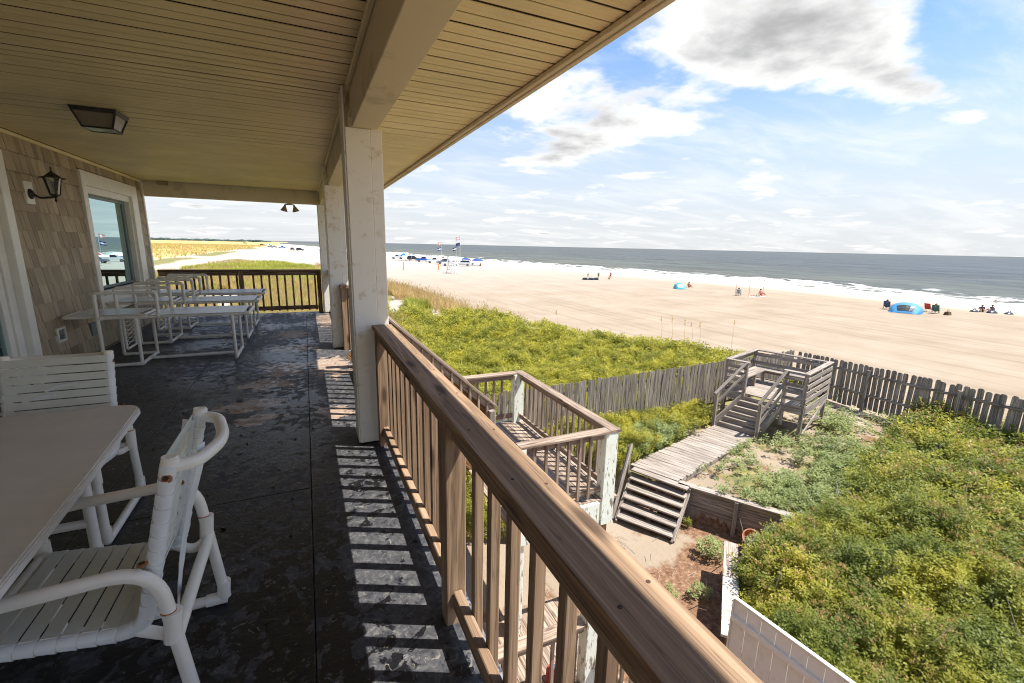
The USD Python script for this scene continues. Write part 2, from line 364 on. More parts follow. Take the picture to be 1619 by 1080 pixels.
M['pane'] = glass_pane('window_glass', (0.72, 0.95, 0.95), 0.42, (0.35, 0.42, 0.42))
M['doorpane'] = glass_pane('door_glass', (0.72, 0.9, 0.92), 0.18, (0.5, 0.58, 0.58))
M['lampglass'] = glass_pane('lantern_glass', (0.9, 0.88, 0.8), 0.12, (0.75, 0.70, 0.6))


def shingle_material():
    n = {'uv': ('uvmap', {'attribute': 'st'}), 'm1': ('mapping', {'mapping_type': 'point', 'scale': (2.0, 85.0, 1.0)}), 'n1': ('noise_texture', {'scale': 1.0, 'detail': 4.0, 'roughness': 0.6}),
         'ramp': ('rgb_ramp', {'ramp': [(0.28, (0.26, 0.20, 0.125)), (0.5, (0.41, 0.33, 0.22)), (0.72, (0.53, 0.43, 0.30))]}),
         'm3': ('mapping', {'mapping_type': 'point', 'scale': (0.37, 0.2, 1.0)}), 'n3': ('noise_texture', {'scale': 1.0, 'detail': 1.0}),
         'tr': ('map_range', {'from_min': 0.3, 'from_max': 0.7, 'to_min': 0.66, 'to_max': 1.22}), 'tint': ('hsv', {}),
         'b': ('bump', {'strength': 0.5, 'distance': 0.003}), 'p': ('principled_bsdf', {'roughness': 0.7, 'specular_ior_level': 0.3})}
    l = [('uv.UV', 'm1.vector'), ('m1.vector', 'n1.vector'), ('n1.fac', 'ramp.fac'), ('uv.UV', 'm3.vector'), ('m3.vector', 'n3.vector'), ('n3.fac', 'tr.value'), ('tr.result', 'tint.value'),
         ('ramp.color', 'tint.color'), ('tint.color', 'p.base_color'), ('n1.fac', 'b.height'), ('b.normal', 'p.normal')]
    return material('shingle', n, l, 'p.BSDF')


M['shingle'] = shingle_material()

# worn spots of the deck: (x, y, rx, ry) in metres, where the coating is gone and the plywood shows
WORN = [(-0.33, 6.42, 0.30, 0.38), (-0.50, 5.72, 0.30, 0.24), (0.22, 6.35, 0.26, 0.55), (-0.62, 5.0, 0.34, 0.2), (-0.5, 4.55, 0.18, 0.15), (0.34, 10.3, 0.3, 0.9), (-0.25, 7.6, 0.35, 0.3), (0.15, 4.5, 0.16, 0.2), (-0.3, 8.8, 0.3, 0.4)]


def deck_material():
    n = {'g': ('geometry', {}),
         'nf': ('noise_texture', {'scale': 24.0, 'detail': 8.0, 'roughness': 0.72, 'distortion': 0.8}),
         'ra': ('rgb_ramp', {'ramp': [(0.36, (0.013, 0.0135, 0.017)), (0.46, (0.036, 0.037, 0.042)), (0.55, (0.058, 0.057, 0.060)), (0.64, (0.12, 0.112, 0.104))]}),
         # black tar left in blotches, denser inward of the sunlit edge to paint shade
         'nb': ('noise_texture', {'scale': 10.5, 'detail': 8.0, 'roughness': 0.60, 'distortion': 0.4}), 'nc': ('noise_texture', {'scale': 0.95, 'detail': 3.0}),
         'c1': ('math', {'math_type': 'multiply_add', 'value2': 0.75, 'value3': -0.375}), 'sp': ('separate_xyz', {}), 'ex': ('map_range', {'range_type': 'smoothstep', 'from_min': -0.02, 'from_max': 0.16, 'to_min': 0.050, 'to_max': -0.085}),
         'ey': ('map_range', {'range_type': 'smoothstep', 'from_min': 3.0, 'from_max': 8.5, 'to_min': 0.02, 'to_max': -0.06}),
         's1': ('math', {'math_type': 'add'}), 's2': ('math', {'math_type': 'add'}), 's3': ('math', {'math_type': 'add'}), 'rb': ('map_range', {'range_type': 'smoothstep', 'from_min': 0.495, 'from_max': 0.53, 'to_max': 0.97}),
         'mb': ('mix_color', {'b': (0.0045, 0.0045, 0.006)}),
         # pale flakes
         'nk': ('noise_texture', {'scale': 21.0, 'detail': 6.0, 'roughness': 0.7, 'distortion': 1.6}), 'rf': ('map_range', {'range_type': 'smoothstep', 'from_min': 0.615, 'from_max': 0.65, 'to_max': 0.85}), 'mf': ('mix_color', {'b': (0.20, 0.175, 0.145)}),
         # plywood grain
         'mg': ('mapping', {'mapping_type': 'point', 'scale': (4.0, 17.0, 1.0)}), 'ng': ('noise_texture', {'scale': 1.6, 'detail': 4.0, 'distortion': 1.1}), 'gk': ('math', {'math_type': 'multiply', 'value2': 4.0}), 'gp': ('math', {'math_type': 'pingpong', 'value2': 0.5}),
         'rg': ('rgb_ramp', {'ramp': [(0.0, (0.19, 0.13, 0.095)), (0.25, (0.30, 0.22, 0.165)), (0.5, (0.40, 0.31, 0.235))]}),
         'nw': ('noise_texture', {'scale': 5.5, 'detail': 8.0, 'roughness': 0.72}), 'mw': ('mix_color', {}),
         'rough': ('map_range', {'to_min': 0.60, 'to_max': 0.30}), 'bh': ('mix_float', {'fac': 0.5}), 'b': ('bump', {'strength': 0.9, 'distance': 0.006}), 'p': ('principled_bsdf', {'specular_ior_level': 0.5})}
    l = [('g.position', x + '.vector') for x in ('nf', 'nb', 'nc', 'nk', 'nw', 'sp', 'mg')]
    l += [('nf.fac', 'ra.fac'), ('nc.fac', 'c1.value1'), ('sp.x', 'ex.value'), ('sp.y', 'ey.value'), ('nb.fac', 's1.value1'), ('c1.value', 's1.value2'), ('s1.value', 's2.value1'), ('ex.result', 's2.value2'), ('s2.value', 's3.value1'), ('ey.result', 's3.value2'),
          ('s3.value', 'rb.value'), ('rb.result', 'mb.fac'), ('ra.color', 'mb.a'), ('nk.fac', 'rf.value'), ('rf.result', 'mf.fac'), ('mb.result', 'mf.a'), ('mg.vector', 'ng.vector'), ('ng.fac', 'gk.value1'), ('gk.value', 'gp.value1'), ('gp.value', 'rg.fac')]
    prev = None
    for i, (x, y, rx, ry) in enumerate(WORN):
        n['wm%d' % i] = ('mapping', {'mapping_type': 'point', 'location': (-x / rx, -y / ry, 0), 'scale': (1 / rx, 1 / ry, 0)})
        n['wl%d' % i] = ('vector_math', {'math_type': 'length'})
        l += [('g.position', 'wm%d.vector' % i), ('wm%d.vector' % i, 'wl%d.vector1' % i)]
        if prev is None: prev = 'wl0.value'
        else:
            n['wn%d' % i] = ('math', {'math_type': 'minimum'}); l += [(prev, 'wn%d.value1' % i), ('wl%d.value' % i, 'wn%d.value2' % i)]; prev = 'wn%d.value' % i
    n['wo'] = ('math', {'math_type': 'multiply_add', 'value2': 4.2, 'value3': -2.1}); n['ws'] = ('math', {'math_type': 'add'})
    n['wr'] = ('map_range', {'range_type': 'smoothstep', 'from_min': 0.93, 'from_max': 0.85})
    l += [('nw.fac', 'wo.value1'), (prev, 'ws.value1'), ('wo.value', 'ws.value2'), ('ws.value', 'wr.value'), ('wr.result', 'mw.fac'), ('mf.result', 'mw.a'), ('rg.color', 'mw.b'),
          ('mw.result', 'p.base_color'), ('rb.result', 'rough.value'), ('rough.result', 'p.roughness'), ('nf.fac', 'bh.a'), ('nb.fac', 'bh.b'), ('bh.result', 'b.height'), ('b.normal', 'p.normal')]
    return material('deck_coating', n, l, 'p.BSDF')


M['deck'] = deck_material()


def leaf_material(name, ramp, trans=0.5, scale=1.3, rough=0.5):
    n = {'g': ('geometry', {}), 'oi': ('object_info', {}), 'n': ('noise_texture', {'scale': scale, 'detail': 3.0}), 'ri': ('math', {'math_type': 'multiply', 'value2': 0.5}),
         'rp': ('math', {'math_type': 'multiply_add', 'value2': 0.85, 'value3': -0.13}), 'isl': ('math', {'math_type': 'add'}), 'q': ('math', {'math_type': 'multiply_add', 'value2': 0.42}), 'rr': ('rgb_ramp', {'ramp': ramp}),
         'p': ('principled_bsdf', {'roughness': rough, 'specular_ior_level': 0.35}), 't': ('translucent_bsdf', {}), 'm': ('mix_closure', {'fac': trans})}
    l = [('g.position', 'n.vector'), ('n.fac', 'rp.value1'), ('g.random_per_island', 'q.value1'), ('rp.value', 'q.value3'), ('q.value', 'rr.fac'), ('rr.color', 'p.base_color'), ('rr.color', 't.color'),
         ('p.BSDF', 'm.closure1'), ('t.BSDF', 'm.closure2')]
    for k in ('oi', 'ri', 'isl'): n.pop(k)
    return material(name, n, l, 'm.closure')


M['leaf'] = leaf_material('dune_leaf', [(0.2, (0.23, 0.235, 0.03)), (0.40, (0.46, 0.42, 0.05)), (0.60, (0.64, 0.55, 0.075)), (0.85, (0.74, 0.61, 0.12))])
M['leafb'] = leaf_material('bush_leaf', [(0.2, (0.15, 0.185, 0.03)), (0.38, (0.36, 0.355, 0.05)), (0.54, (0.60, 0.515, 0.07)), (0.72, (0.74, 0.60, 0.10)), (0.88, (0.68, 0.46, 0.17))])
M['leafy'] = leaf_material('yard_leaf', [(0.1, (0.22, 0.27, 0.10)), (0.5, (0.42, 0.46, 0.18)), (0.85, (0.56, 0.56, 0.22))])
M['tip'] = leaf_material('bush_tip', [(0.1, (0.50, 0.31, 0.13)), (0.6, (0.64, 0.45, 0.20)), (0.9, (0.68, 0.54, 0.24))], trans=0.25)
M['farwood'] = leaf_material('far_leaf', [(0.1, (0.035, 0.055, 0.04)), (0.9, (0.06, 0.085, 0.06))], trans=0.1)
M['blade'] = leaf_material('grass_blade', [(0.1, (0.25, 0.27, 0.04)), (0.5, (0.50, 0.48, 0.08)), (0.85, (0.66, 0.56, 0.15))], scale=0.25)
M['straw'] = leaf_material('straw_blade', [(0.1, (0.48, 0.34, 0.14)), (0.5, (0.62, 0.46, 0.21)), (0.85, (0.70, 0.55, 0.29))], scale=0.2)
# ------------------------------------------------------------------ terrain
EY = [-400, -60, 0, 10.7, 15.3, 17.5, 20.8, 24.9, 32, 40, 47, 60, 80, 100, 120, 150, 200, 600, 1500]
EX = [19.0, 19.0, 19.2, 19.6, 20.4, 18.9, 17.3, 15.4, 11.4, 10.6, 9.4, 7.5, 5.0, 2.5, -4, -16, -27, -34, -60]
SY = [-3000, -200, -60, 0, 26, 54, 92, 142, 195, 250, 330, 467, 694, 893, 1500, 4000]
SX = [84, 82, 80, 79, 78, 78, 70, 61, 54, 47, 34, 10, -18, -44, -130, -600]
# foot of the retaining wall: from W0 along WD; the low yard lies on the house side
W0, WD = np.array([6.70, 7.80]), unit(np.array([0.545, -0.838])); WN = np.array([-WD[1], WD[0]])  # WN points to the sea side
L0, L1 = np.array([5.18, 3.60]), np.array([6.95, 5.08])  # low wall with a white board on top, between the low yard and the bushes


def shore_x(y): return np.interp(y, SY, SX)


def edge_x(y): return np.interp(y, EY, EX)


def low_yard(x, y):
    """0..1, 1 in the low dirt yard by the house"""
    s = (x - W0[0]) * WN[0] + (y - W0[1]) * WN[1]
    a = smoothstep(0.20, 0.10, s)
    yb = np.interp(x, [5.1, 5.18, 6.7, 8.7], [3.5, 3.6, 4.85, 5.05])
    b = np.where(x < 5.16, 1.0, smoothstep(-0.03, 0.05, y - yb))
    c = smoothstep(9.3, 8.3, y)
    return a * b * c


def height(x, y):
    x, y = np.asarray(x, float), np.asarray(y, float)
    xs, xe = shore_x(y), edge_x(y)
    P = np.stack([x, y, np.zeros_like(x)], -1)
    beach = -4.45 - 0.42 * smoothstep(xs - 16, xs, x) - 0.05 * np.clip(x - xs, 0, 80)
    beach = beach + 0.05 * (meshkit.noise(P * [0.25, 0.06, 1], 3) - .5) * smoothstep(xs, xs - 15, x)
    dm = smoothstep(xe + 2.2, xe - 2.0, x)
    dune = -3.72 + 0.9 * (meshkit.fbm(P * 0.11, 3, 5) - .5) * smoothstep(10, 22, np.maximum(y, np.abs(x - 8) - 10)) + 0.12 * (meshkit.fbm(P * 0.6, 2, 9) - .5)
    dune = dune + 1.0 * np.exp(-((x + 6) / 14) ** 2 - ((y - 62) / 22) ** 2) - 0.7 * np.exp(-((x + 25) / 6) ** 2) * smoothstep(40, 80, y) + 0.5 * smoothstep(-30, -60, x)
    far = smoothstep(300, 700, y)
    h = beach * (1 - dm) + (dune * (1 - far) + -3.6 * far) * dm
    bank = smoothstep(6.6, 4.6, y) * smoothstep(4.8, 5.3, x) * smoothstep(13, 8, x)
    h = h - 0.10 * bank * dm
    ly = low_yard(x, y)
    return h * (1 - ly) + ly * (-4.4 + 0.06 * (meshkit.noise(P * 1.3, 2) - .5))

def primvar(path, name, values, typ=Sdf.ValueTypeNames.FloatArray):
    pv = UsdGeom.PrimvarsAPI(stage.GetPrimAtPath(path)).CreatePrimvar(name, typ, 'vertex')
    pv.Set(Vt.FloatArray.FromNumpy(np.asarray(values, np.float32)))


def grid(xs, ys):
    X, Y = np.meshgrid(xs, ys); nx, ny = len(xs), len(ys); i = np.arange((nx - 1) * (ny - 1)); a = (i // (nx - 1)) * nx + i % (nx - 1)
    return X.ravel(), Y.ravel(), np.stack([a, a + 1, a + nx + 1, a + nx], 1)


def ground_material():
    n = {'g': ('geometry', {}),
         'veg': ('attribute', {'attribute': 'veg'}), 'mul': ('attribute', {'attribute': 'mulch'}), 'och': ('attribute', {'attribute': 'ochre'}), 'wet': ('attribute', {'attribute': 'wet'}), 'trk': ('attribute', {'attribute': 'track'}), 'dry': ('attribute', {'attribute': 'dry'}), 'mdry': ('mix_color', {'b': (0.375, 0.33, 0.28)}),
         # sand
         'ns': ('noise_texture', {'scale': 0.22, 'detail': 8.0, 'roughness': 0.62}), 'sand': ('rgb_ramp', {'ramp': [(0.3, (0.255, 0.195, 0.135)), (0.55, (0.31, 0.245, 0.178)), (0.75, (0.355, 0.29, 0.22))]}),
         'mt': ('mapping', {'mapping_type': 'point', 'scale': (1.5, 0.05, 1.0), 'rotation': (0, 0, 0.05)}), 'nt': ('noise_texture', {'scale': 1.0, 'detail': 5.0, 'roughness': 0.6, 'distortion': 0.4}),
         'rt': ('map_range', {'range_type': 'smoothstep', 'from_min': 0.5, 'from_max': 0.62, 'to_max': 0.36}), 'tm': ('math', {'math_type': 'multiply'}), 'mtk': ('mix_color', {'b': (0.195, 0.143, 0.098)}),
         'wetc': ('mix_color', {'b': (0.40, 0.335, 0.265)}),
         'nd': ('noise_texture', {'scale': 14.0, 'detail': 8.0, 'roughness': 0.75}), 'mr': ('rgb_ramp', {'ramp': [(0.34, (0.09, 0.045, 0.025)), (0.5, (0.19, 0.105, 0.06)), (0.62, (0.29, 0.18, 0.11)), (0.72, (0.52, 0.45, 0.38))]}),
         'nl': ('noise_texture', {'scale': 3.0, 'detail': 6.0, 'roughness': 0.7}), 'lr': ('rgb_ramp', {'ramp': [(0.3, (0.10, 0.10, 0.035)), (0.5, (0.18, 0.165, 0.06)), (0.7, (0.30, 0.25, 0.12))]}),
         'no': ('noise_texture', {'scale': 0.16, 'detail': 6.0, 'roughness': 0.6}), 'orr': ('rgb_ramp', {'ramp': [(0.32, (0.36, 0.28, 0.09)), (0.5, (0.47, 0.35, 0.13)), (0.68, (0.56, 0.43, 0.19))]}),
         'pat': ('noise_texture', {'scale': 1.4, 'detail': 5.0, 'roughness': 0.65}),
         'p': ('principled_bsdf', {'roughness': 0.9, 'specular_ior_level': 0.15}), 'b': ('bump', {'strength': 0.5, 'distance': 0.05}), 'bt': ('bump', {'strength': 0.35, 'distance': 0.06})}
    l = [('g.position', x + '.vector') for x in ('ns', 'nd', 'nl', 'no', 'pat', 'mt')]
    l += [('ns.fac', 'sand.fac'), ('mt.vector', 'nt.vector'), ('nt.fac', 'rt.value'), ('rt.result', 'tm.value1'), ('trk.fac', 'tm.value2'), ('tm.value', 'mtk.fac'), ('sand.color', 'mtk.a'),
          ('wet.fac', 'wetc.fac'), ('mtk.result', 'mdry.a'), ('dry.fac', 'mdry.fac'), ('mdry.result', 'wetc.a'), ('nd.fac', 'mr.fac'), ('nl.fac', 'lr.fac'), ('no.fac', 'orr.fac')]
    prev = 'wetc.result'
    for k, col in (('mul', 'mr.color'), ('och', 'orr.color'), ('veg', 'lr.color')):
        n['s' + k] = ('math', {'math_type': 'multiply_add', 'value2': 1.1, 'value3': -0.55}); n['a' + k] = ('math', {'math_type': 'add'})
        n['e' + k] = ('map_range', {'range_type': 'smoothstep', 'from_min': 0.40, 'from_max': 0.60}); n['m' + k] = ('mix_color', {})
        l += [('pat.fac', 's' + k + '.value1'), (k + '.fac', 'a' + k + '.value1'), ('s' + k + '.value', 'a' + k + '.value2'), ('a' + k + '.value', 'e' + k + '.value'), ('e' + k + '.result', 'm' + k + '.fac'),
              (prev, 'm' + k + '.a'), (col, 'm' + k + '.b')]
        prev = 'm' + k + '.result'
    l += [(prev, 'p.base_color'), ('nd.fac', 'b.height'), ('nt.fac', 'bt.height'), ('b.normal', 'bt.normal'), ('bt.normal', 'p.normal')]
    return material('ground', n, l, 'p.BSDF')


# one sheet of ground: yard, dunes, beach, out to the far end of the strand
gx = np.unique(np.concatenate([np.arange(-12, 26, 0.22), np.arange(4.9, 9.4, .08), np.linspace(26, 110, 90), -12 - np.geomspace(.4, 1800, 44)]))
gy = np.unique(np.concatenate([np.arange(-6, 24, 0.22), np.arange(3, 9, .08), 24 + np.geomspace(.3, 2200, 90), -6 - np.geomspace(.5, 300, 22)]))
X, Y, F = grid(gx, gy); Z = height(X, Y)
# the sheet runs on under the sea
ground = single('ground', (np.stack([X, Y, Z], 1), F[:, [0, 1, 2, 3]] if False else np.vstack([F[:, [0, 1, 2]], F[:, [0, 2, 3]]])), None, kind='structure', smooth=True)


SAND_SPOTS = [(9.0, 33.0, 1.5, 3.0), (6.6, 36.5, 1.0, 2.6), (8.0, 30.0, .7, 1.6), (14.8, 22.4, .8, 1.4), (16.1, 19.9, .6, 1.2), (12.8, 25.6, .8, 1.5), (15.6, 17.2, .5, .9)]


def veg_mask(x, y):
    """how much low growth covers the ground, 0..1"""
    P = np.stack([x, y, 0 * x], -1); e = edge_x(y)
    dune = smoothstep(e + 0.6, e - 0.9, x + 1.2 * (meshkit.noise(P * 0.5, 4) - .5))
    beyond = smoothstep(10.4, 10.9, y)
    left = smoothstep(7.6, 8.3, y) * smoothstep(-4, -3, x)
    bank = smoothstep(6.0, 4.6, y) * smoothstep(5.2, 5.6, x)
    yard = 0.42 + 0.5 * smoothstep(7.0, 4.6, y) + 0.9 * (meshkit.fbm(P * 0.75, 3, 21) - .5)
    yard = np.maximum(yard, smoothstep(10.4, 9.2, x + 0.25 * (8.6 - y)) * smoothstep(8.0, 8.7, y + (x - 8) * -0.22))
    m = np.where(y > 10.6, dune, np.maximum(np.clip(yard, 0, 1), bank) * smoothstep(18.6, 17.6, x))
    strip = np.exp(-((x + 25) / 4.5) ** 4) * smoothstep(60, 110, y)
    m = m * (1 - strip)
    # sand windows in the dune
    hole = smoothstep(0.60, 0.68, meshkit.fbm(P * np.array([0.22, 0.16, 1]), 3, 31)) * smoothstep(14, 20, y)
    for hx_, hy_, hr, hl in SAND_SPOTS: hole = np.maximum(hole, smoothstep(1.25, .75, np.hypot((x - hx_) / hr, (y - hy_) / hl) + .7 * (meshkit.fbm(P * .8, 3, 35) - .5)))
    m = m * (1 - 0.95 * hole)
    return m * (1 - low_yard(x, y))


E_ = edge_x(Y); veg = veg_mask(X, Y)
och = smoothstep(-29, -34, X) * smoothstep(30, 60, Y) * smoothstep(1.0, 0.2, (X - (-36 - 0 * Y)) / 6 + .5)
mul = low_yard(X, Y) * (0.35 + 0.5 * smoothstep(6.2, 5.2, Y) + 0.35 * smoothstep(6.6, 7.4, X))
mul = np.maximum(mul, 0.45 * smoothstep(17.6, 17, X) * smoothstep(11, 10, Y) * smoothstep(6, 7, X) * (Y < 10.7))
veg = np.where(och > .5, 0, veg)
xs_ = shore_x(Y); wet = smoothstep(xs_ - 9, xs_ - 2, X + 2.5 * (meshkit.noise(np.stack([X * .1, Y * .05, 0 * X], -1), 8) - .5))
trk = smoothstep(E_ + 1, E_ + 6, X) * smoothstep(xs_ - 8, xs_ - 16, X)
dry = np.maximum(smoothstep(30, 140, Y), .85 * smoothstep(12, 16, Y) * smoothstep(E_ + 2.5, E_ - .5, X))
for nm, va in (('dry', dry), ('veg', veg), ('mulch', mul), ('ochre', och), ('wet', wet), ('track', trk)): primvar(ground, nm, va)
UsdShade.MaterialBindingAPI.Apply(stage.GetPrimAtPath(ground)).Bind(ground_material())

# ------------------------------------------------------------------ sea
SEA = -4.92


def sea_material():
    n = {'uv': ('uvmap', {'attribute': 'st'}), 'sp': ('separate_xyz', {}), 'g': ('geometry', {}),
         'dep': ('map_range', {'from_min': 0.0, 'from_max': 260.0}), 'ramp': ('rgb_ramp', {'ramp': [(0.0, (0.155, 0.145, 0.085)), (0.06, (0.120, 0.120, 0.084)), (0.25, (0.084, 0.088, 0.072)), (0.55, (0.070, 0.076, 0.070)), (1.0, (0.058, 0.067, 0.070))]}),
         'mf': ('mapping', {'mapping_type': 'point', 'scale': (0.10, 0.38, 1.0)}), 'nf': ('noise_texture', {'scale': 1.0, 'detail': 8.0, 'roughness': 0.62, 'distortion': 0.6}),
         'off': ('math', {'math_type': 'multiply_add', 'value2': -34.0, 'value3': 17.0}), 'ds': ('math', {'math_type': 'add'}),
         'band': ('rgb_ramp', {'ramp': [(0.0, (1, 1, 1)), (0.36, (1, 1, 1)), (0.40, (0.5, 0.5, 0.5)), (0.45, (0.0, 0.0, 0.0)), (0.52, (0.0, 0.0, 0.0)), (0.55, (0.95, 0.95, 0.95)), (0.61, (0.6, 0.6, 0.6)), (0.67, (0.0, 0.0, 0.0)), (1.0, (0.0, 0.0, 0.0))]}),
         'dn': ('math', {'math_type': 'divide', 'value2': 34.0}),
         'mw': ('mapping', {'mapping_type': 'point', 'scale': (0.16, 0.42, 1.0)}), 'nw': ('noise_texture', {'scale': 1.0, 'detail': 9.0, 'roughness': 0.68, 'distortion': 0.3}),
         'wc': ('map_range', {'range_type': 'smoothstep', 'from_min': 0.735, 'from_max': 0.775, 'to_max': 0.5}),
         'mx': ('math', {'math_type': 'maximum'}), 'col': ('mix_color', {'b': (0.80, 0.79, 0.77)}),
         'rg': ('map_range', {'to_min': 0.16, 'to_max': 0.9}), 'b': ('bump', {'strength': 1.0, 'distance': 0.55}),
         'p': ('diffuse_bsdf', {}), 'gl': ('glossy_bsdf', {'color': (0.96, 0.95, 0.92)}), 'fm': ('map_range', {'to_min': 0.24, 'to_max': 0.0}), 'mc': ('mix_closure', {}), 'mt': ('mapping', {'mapping_type': 'point', 'scale': (0.02, 0.06, 1.0)}), 'nt': ('noise_texture', {'scale': 1.0, 'detail': 8.0, 'roughness': 0.65}), 'tr': ('map_range', {'from_min': 0.3, 'from_max': 0.7, 'to_min': 0.55, 'to_max': 1.4}), 'th': ('hsv', {})}
    l = [('uv.UV', 'sp.vector'), ('sp.y', 'dep.value'), ('dep.result', 'ramp.fac'), ('uv.UV', 'mf.vector'), ('mf.vector', 'nf.vector'), ('nf.fac', 'off.value1'), ('sp.y', 'ds.value1'), ('off.value', 'ds.value2'),
         ('ds.value', 'dn.value1'), ('dn.value', 'band.fac'), ('uv.UV', 'mw.vector'), ('mw.vector', 'nw.vector'), ('nw.fac', 'wc.value'), ('wc.result', 'mx.value1'), ('band.color', 'mx.value2'),
         ('mx.value', 'col.fac'), ('ramp.color', 'th.color'), ('uv.UV', 'mt.vector'), ('mt.vector', 'nt.vector'), ('nt.fac', 'tr.value'), ('tr.result', 'th.value'), ('th.color', 'col.a'), ('col.result', 'p.color'), ('mx.value', 'rg.value'), ('rg.result', 'gl.roughness'), ('nw.fac', 'b.height'), ('b.normal', 'p.normal'), ('b.normal', 'gl.normal'), ('mx.value', 'fm.value'), ('fm.result', 'mc.fac'), ('p.BSDF', 'mc.closure1'), ('gl.BSDF', 'mc.closure2')]
    return material('sea_water', n, l, 'mc.closure')


dd = np.concatenate([np.arange(-3, 150, .9), 150 + np.geomspace(1, 30000, 120)])
yy = np.unique(np.concatenate([np.arange(-10, 300, 1.5), 300 + np.geomspace(2, 30000, 90), -10 - np.geomspace(3, 20000, 40)]))
D, Y2, F2 = grid(dd, yy)
P = np.stack([D, Y2, 0 * D], -1)
wob = 6 * (meshkit.noise(P * np.array([0.0, 0.035, 0]), 5) - .5) + 3 * (meshkit.noise(P * np.array([0.0, 0.11, 0]), 6) - .5)
amp = smoothstep(0, 14, D) * smoothstep(62, 30, D)
swell = 0
for k, (wl, aa, hh) in enumerate(((13.0, .15, .10), (8.2, .13, -.25), (5.6, .12, .32), (4.1, .09, -.12))):
    swell = swell + hh * 0 + aa * (1 - 2 * np.abs(((D * math.cos(hh) + Y2 * math.sin(hh) + 9 * (meshkit.fbm(P * np.array([.035, .022, 0]), 2, 50 + k) - .5)) / wl) % 1.0 - .5)) ** 1.6 * 2 * meshkit.noise(P * np.array([.09, .055, 0]), 60 + k)
Zs = SEA + 0.02 * (D < 0) + 0.34 * amp * np.maximum(0, np.sin((D + wob) / 11.0 * 2 * PI)) ** 3 * (0.4 + meshkit.noise(P * np.array([0.02, 0.03, 0]), 7)) + swell * smoothstep(6, 22, D) * smoothstep(900, 350, D)
Xs = shore_x(Y2) + D + wob * 0.35 * smoothstep(12, 0, np.abs(D))
vs = np.stack([Xs, Y2, Zs], 1)
usdkit.mesh(stage, '/World/sea', (vs, np.vstack([F2[:, [0, 1, 2]], F2[:, [0, 2, 3]]])), sea_material(), smooth=True, uv=np.stack([Y2, D], 1))
setdata(stage.GetPrimAtPath('/World/sea'), kind='structure')

# ------------------------------------------------------------------ deck floor
DX0, DX1, DY0, DY1 = -2.80, 0.60, -2.4, 11.66
deck = Thing('deck_floor', loc=(0, 0, 0), kind='structure')
sheets_y = [-2.4, 0.64, 3.085, 5.52, 7.96, 10.4, DY1 - .02]
for i in range(6):
    for a, b in ((-2.80, -1.29), (-1.285, -0.0715), (-0.0665, 0.518)):
        sh = 0.0 if a < -1.28 and False else 0.0
        j = 0.003
        deck.add('sheet', box(a, sheets_y[i] + j, -0.02 - 0.0012 * ((i + (a > -1)) % 2), b, sheets_y[i + 1] - j, -0.0012 * ((i + (a > -1)) % 2), ch=.002), M['deck'])
deck.add('edge_flashing', box(0.5185, DY0, -0.06, 0.60, DY1 - .02, -0.004, ch=.003), M['flash'])
deck.add('edge_flashing', box(DX0, DY1 - .018, -0.06, 0.60, DY1 + .03, -0.004, ch=.003), M['flash'])
deck.add('joist', box(DX0, DY0, -0.30, 0.57, DY1 - .01, -0.064, ch=0), M['beam'])
deck.add('skirt_board', box(0.571, DY0, -0.33, 0.61, DY1 + .03, -0.0605, ch=.004), M['trim'])
# bits of coating that have curled up from the sheets
for k in range(150):
    x, y = rng.uniform(-1.6, 0.5), rng.uniform(0.9, 6.5)
    s = rng.uniform(.008, .022); a = rng.uniform(0, 2 * PI); c, q = math.cos(a), math.sin(a)
    pts = np.array([(-s, -s * .6, .0015), (s, -s * .5, .0015), (s * .9, s * .6, rng.uniform(.002, .009)), (-s * .7, s * .7, rng.uniform(.003, .012))]) * [1, rng.uniform(.3, .7), 1]
    pts = np.stack([x + pts[:, 0] * c - pts[:, 1] * q, y + pts[:, 0] * q + pts[:, 1] * c, pts[:, 2]], 1)
    t_ = trimesh.Trimesh(np.vstack([pts, pts - [0, 0, .0012]]), [(0, 1, 2), (0, 2, 3), (6, 5, 4), (7, 6, 4), (0, 4, 5), (0, 5, 1), (1, 5, 6), (1, 6, 2), (2, 6, 7), (2, 7, 3), (3, 7, 4), (3, 4, 0)], process=False)
    deck.flakes = getattr(deck, 'flakes', []) + [t_]
deck.add('paint_flakes', join(*deck.flakes), M['deck'], kind='stuff')

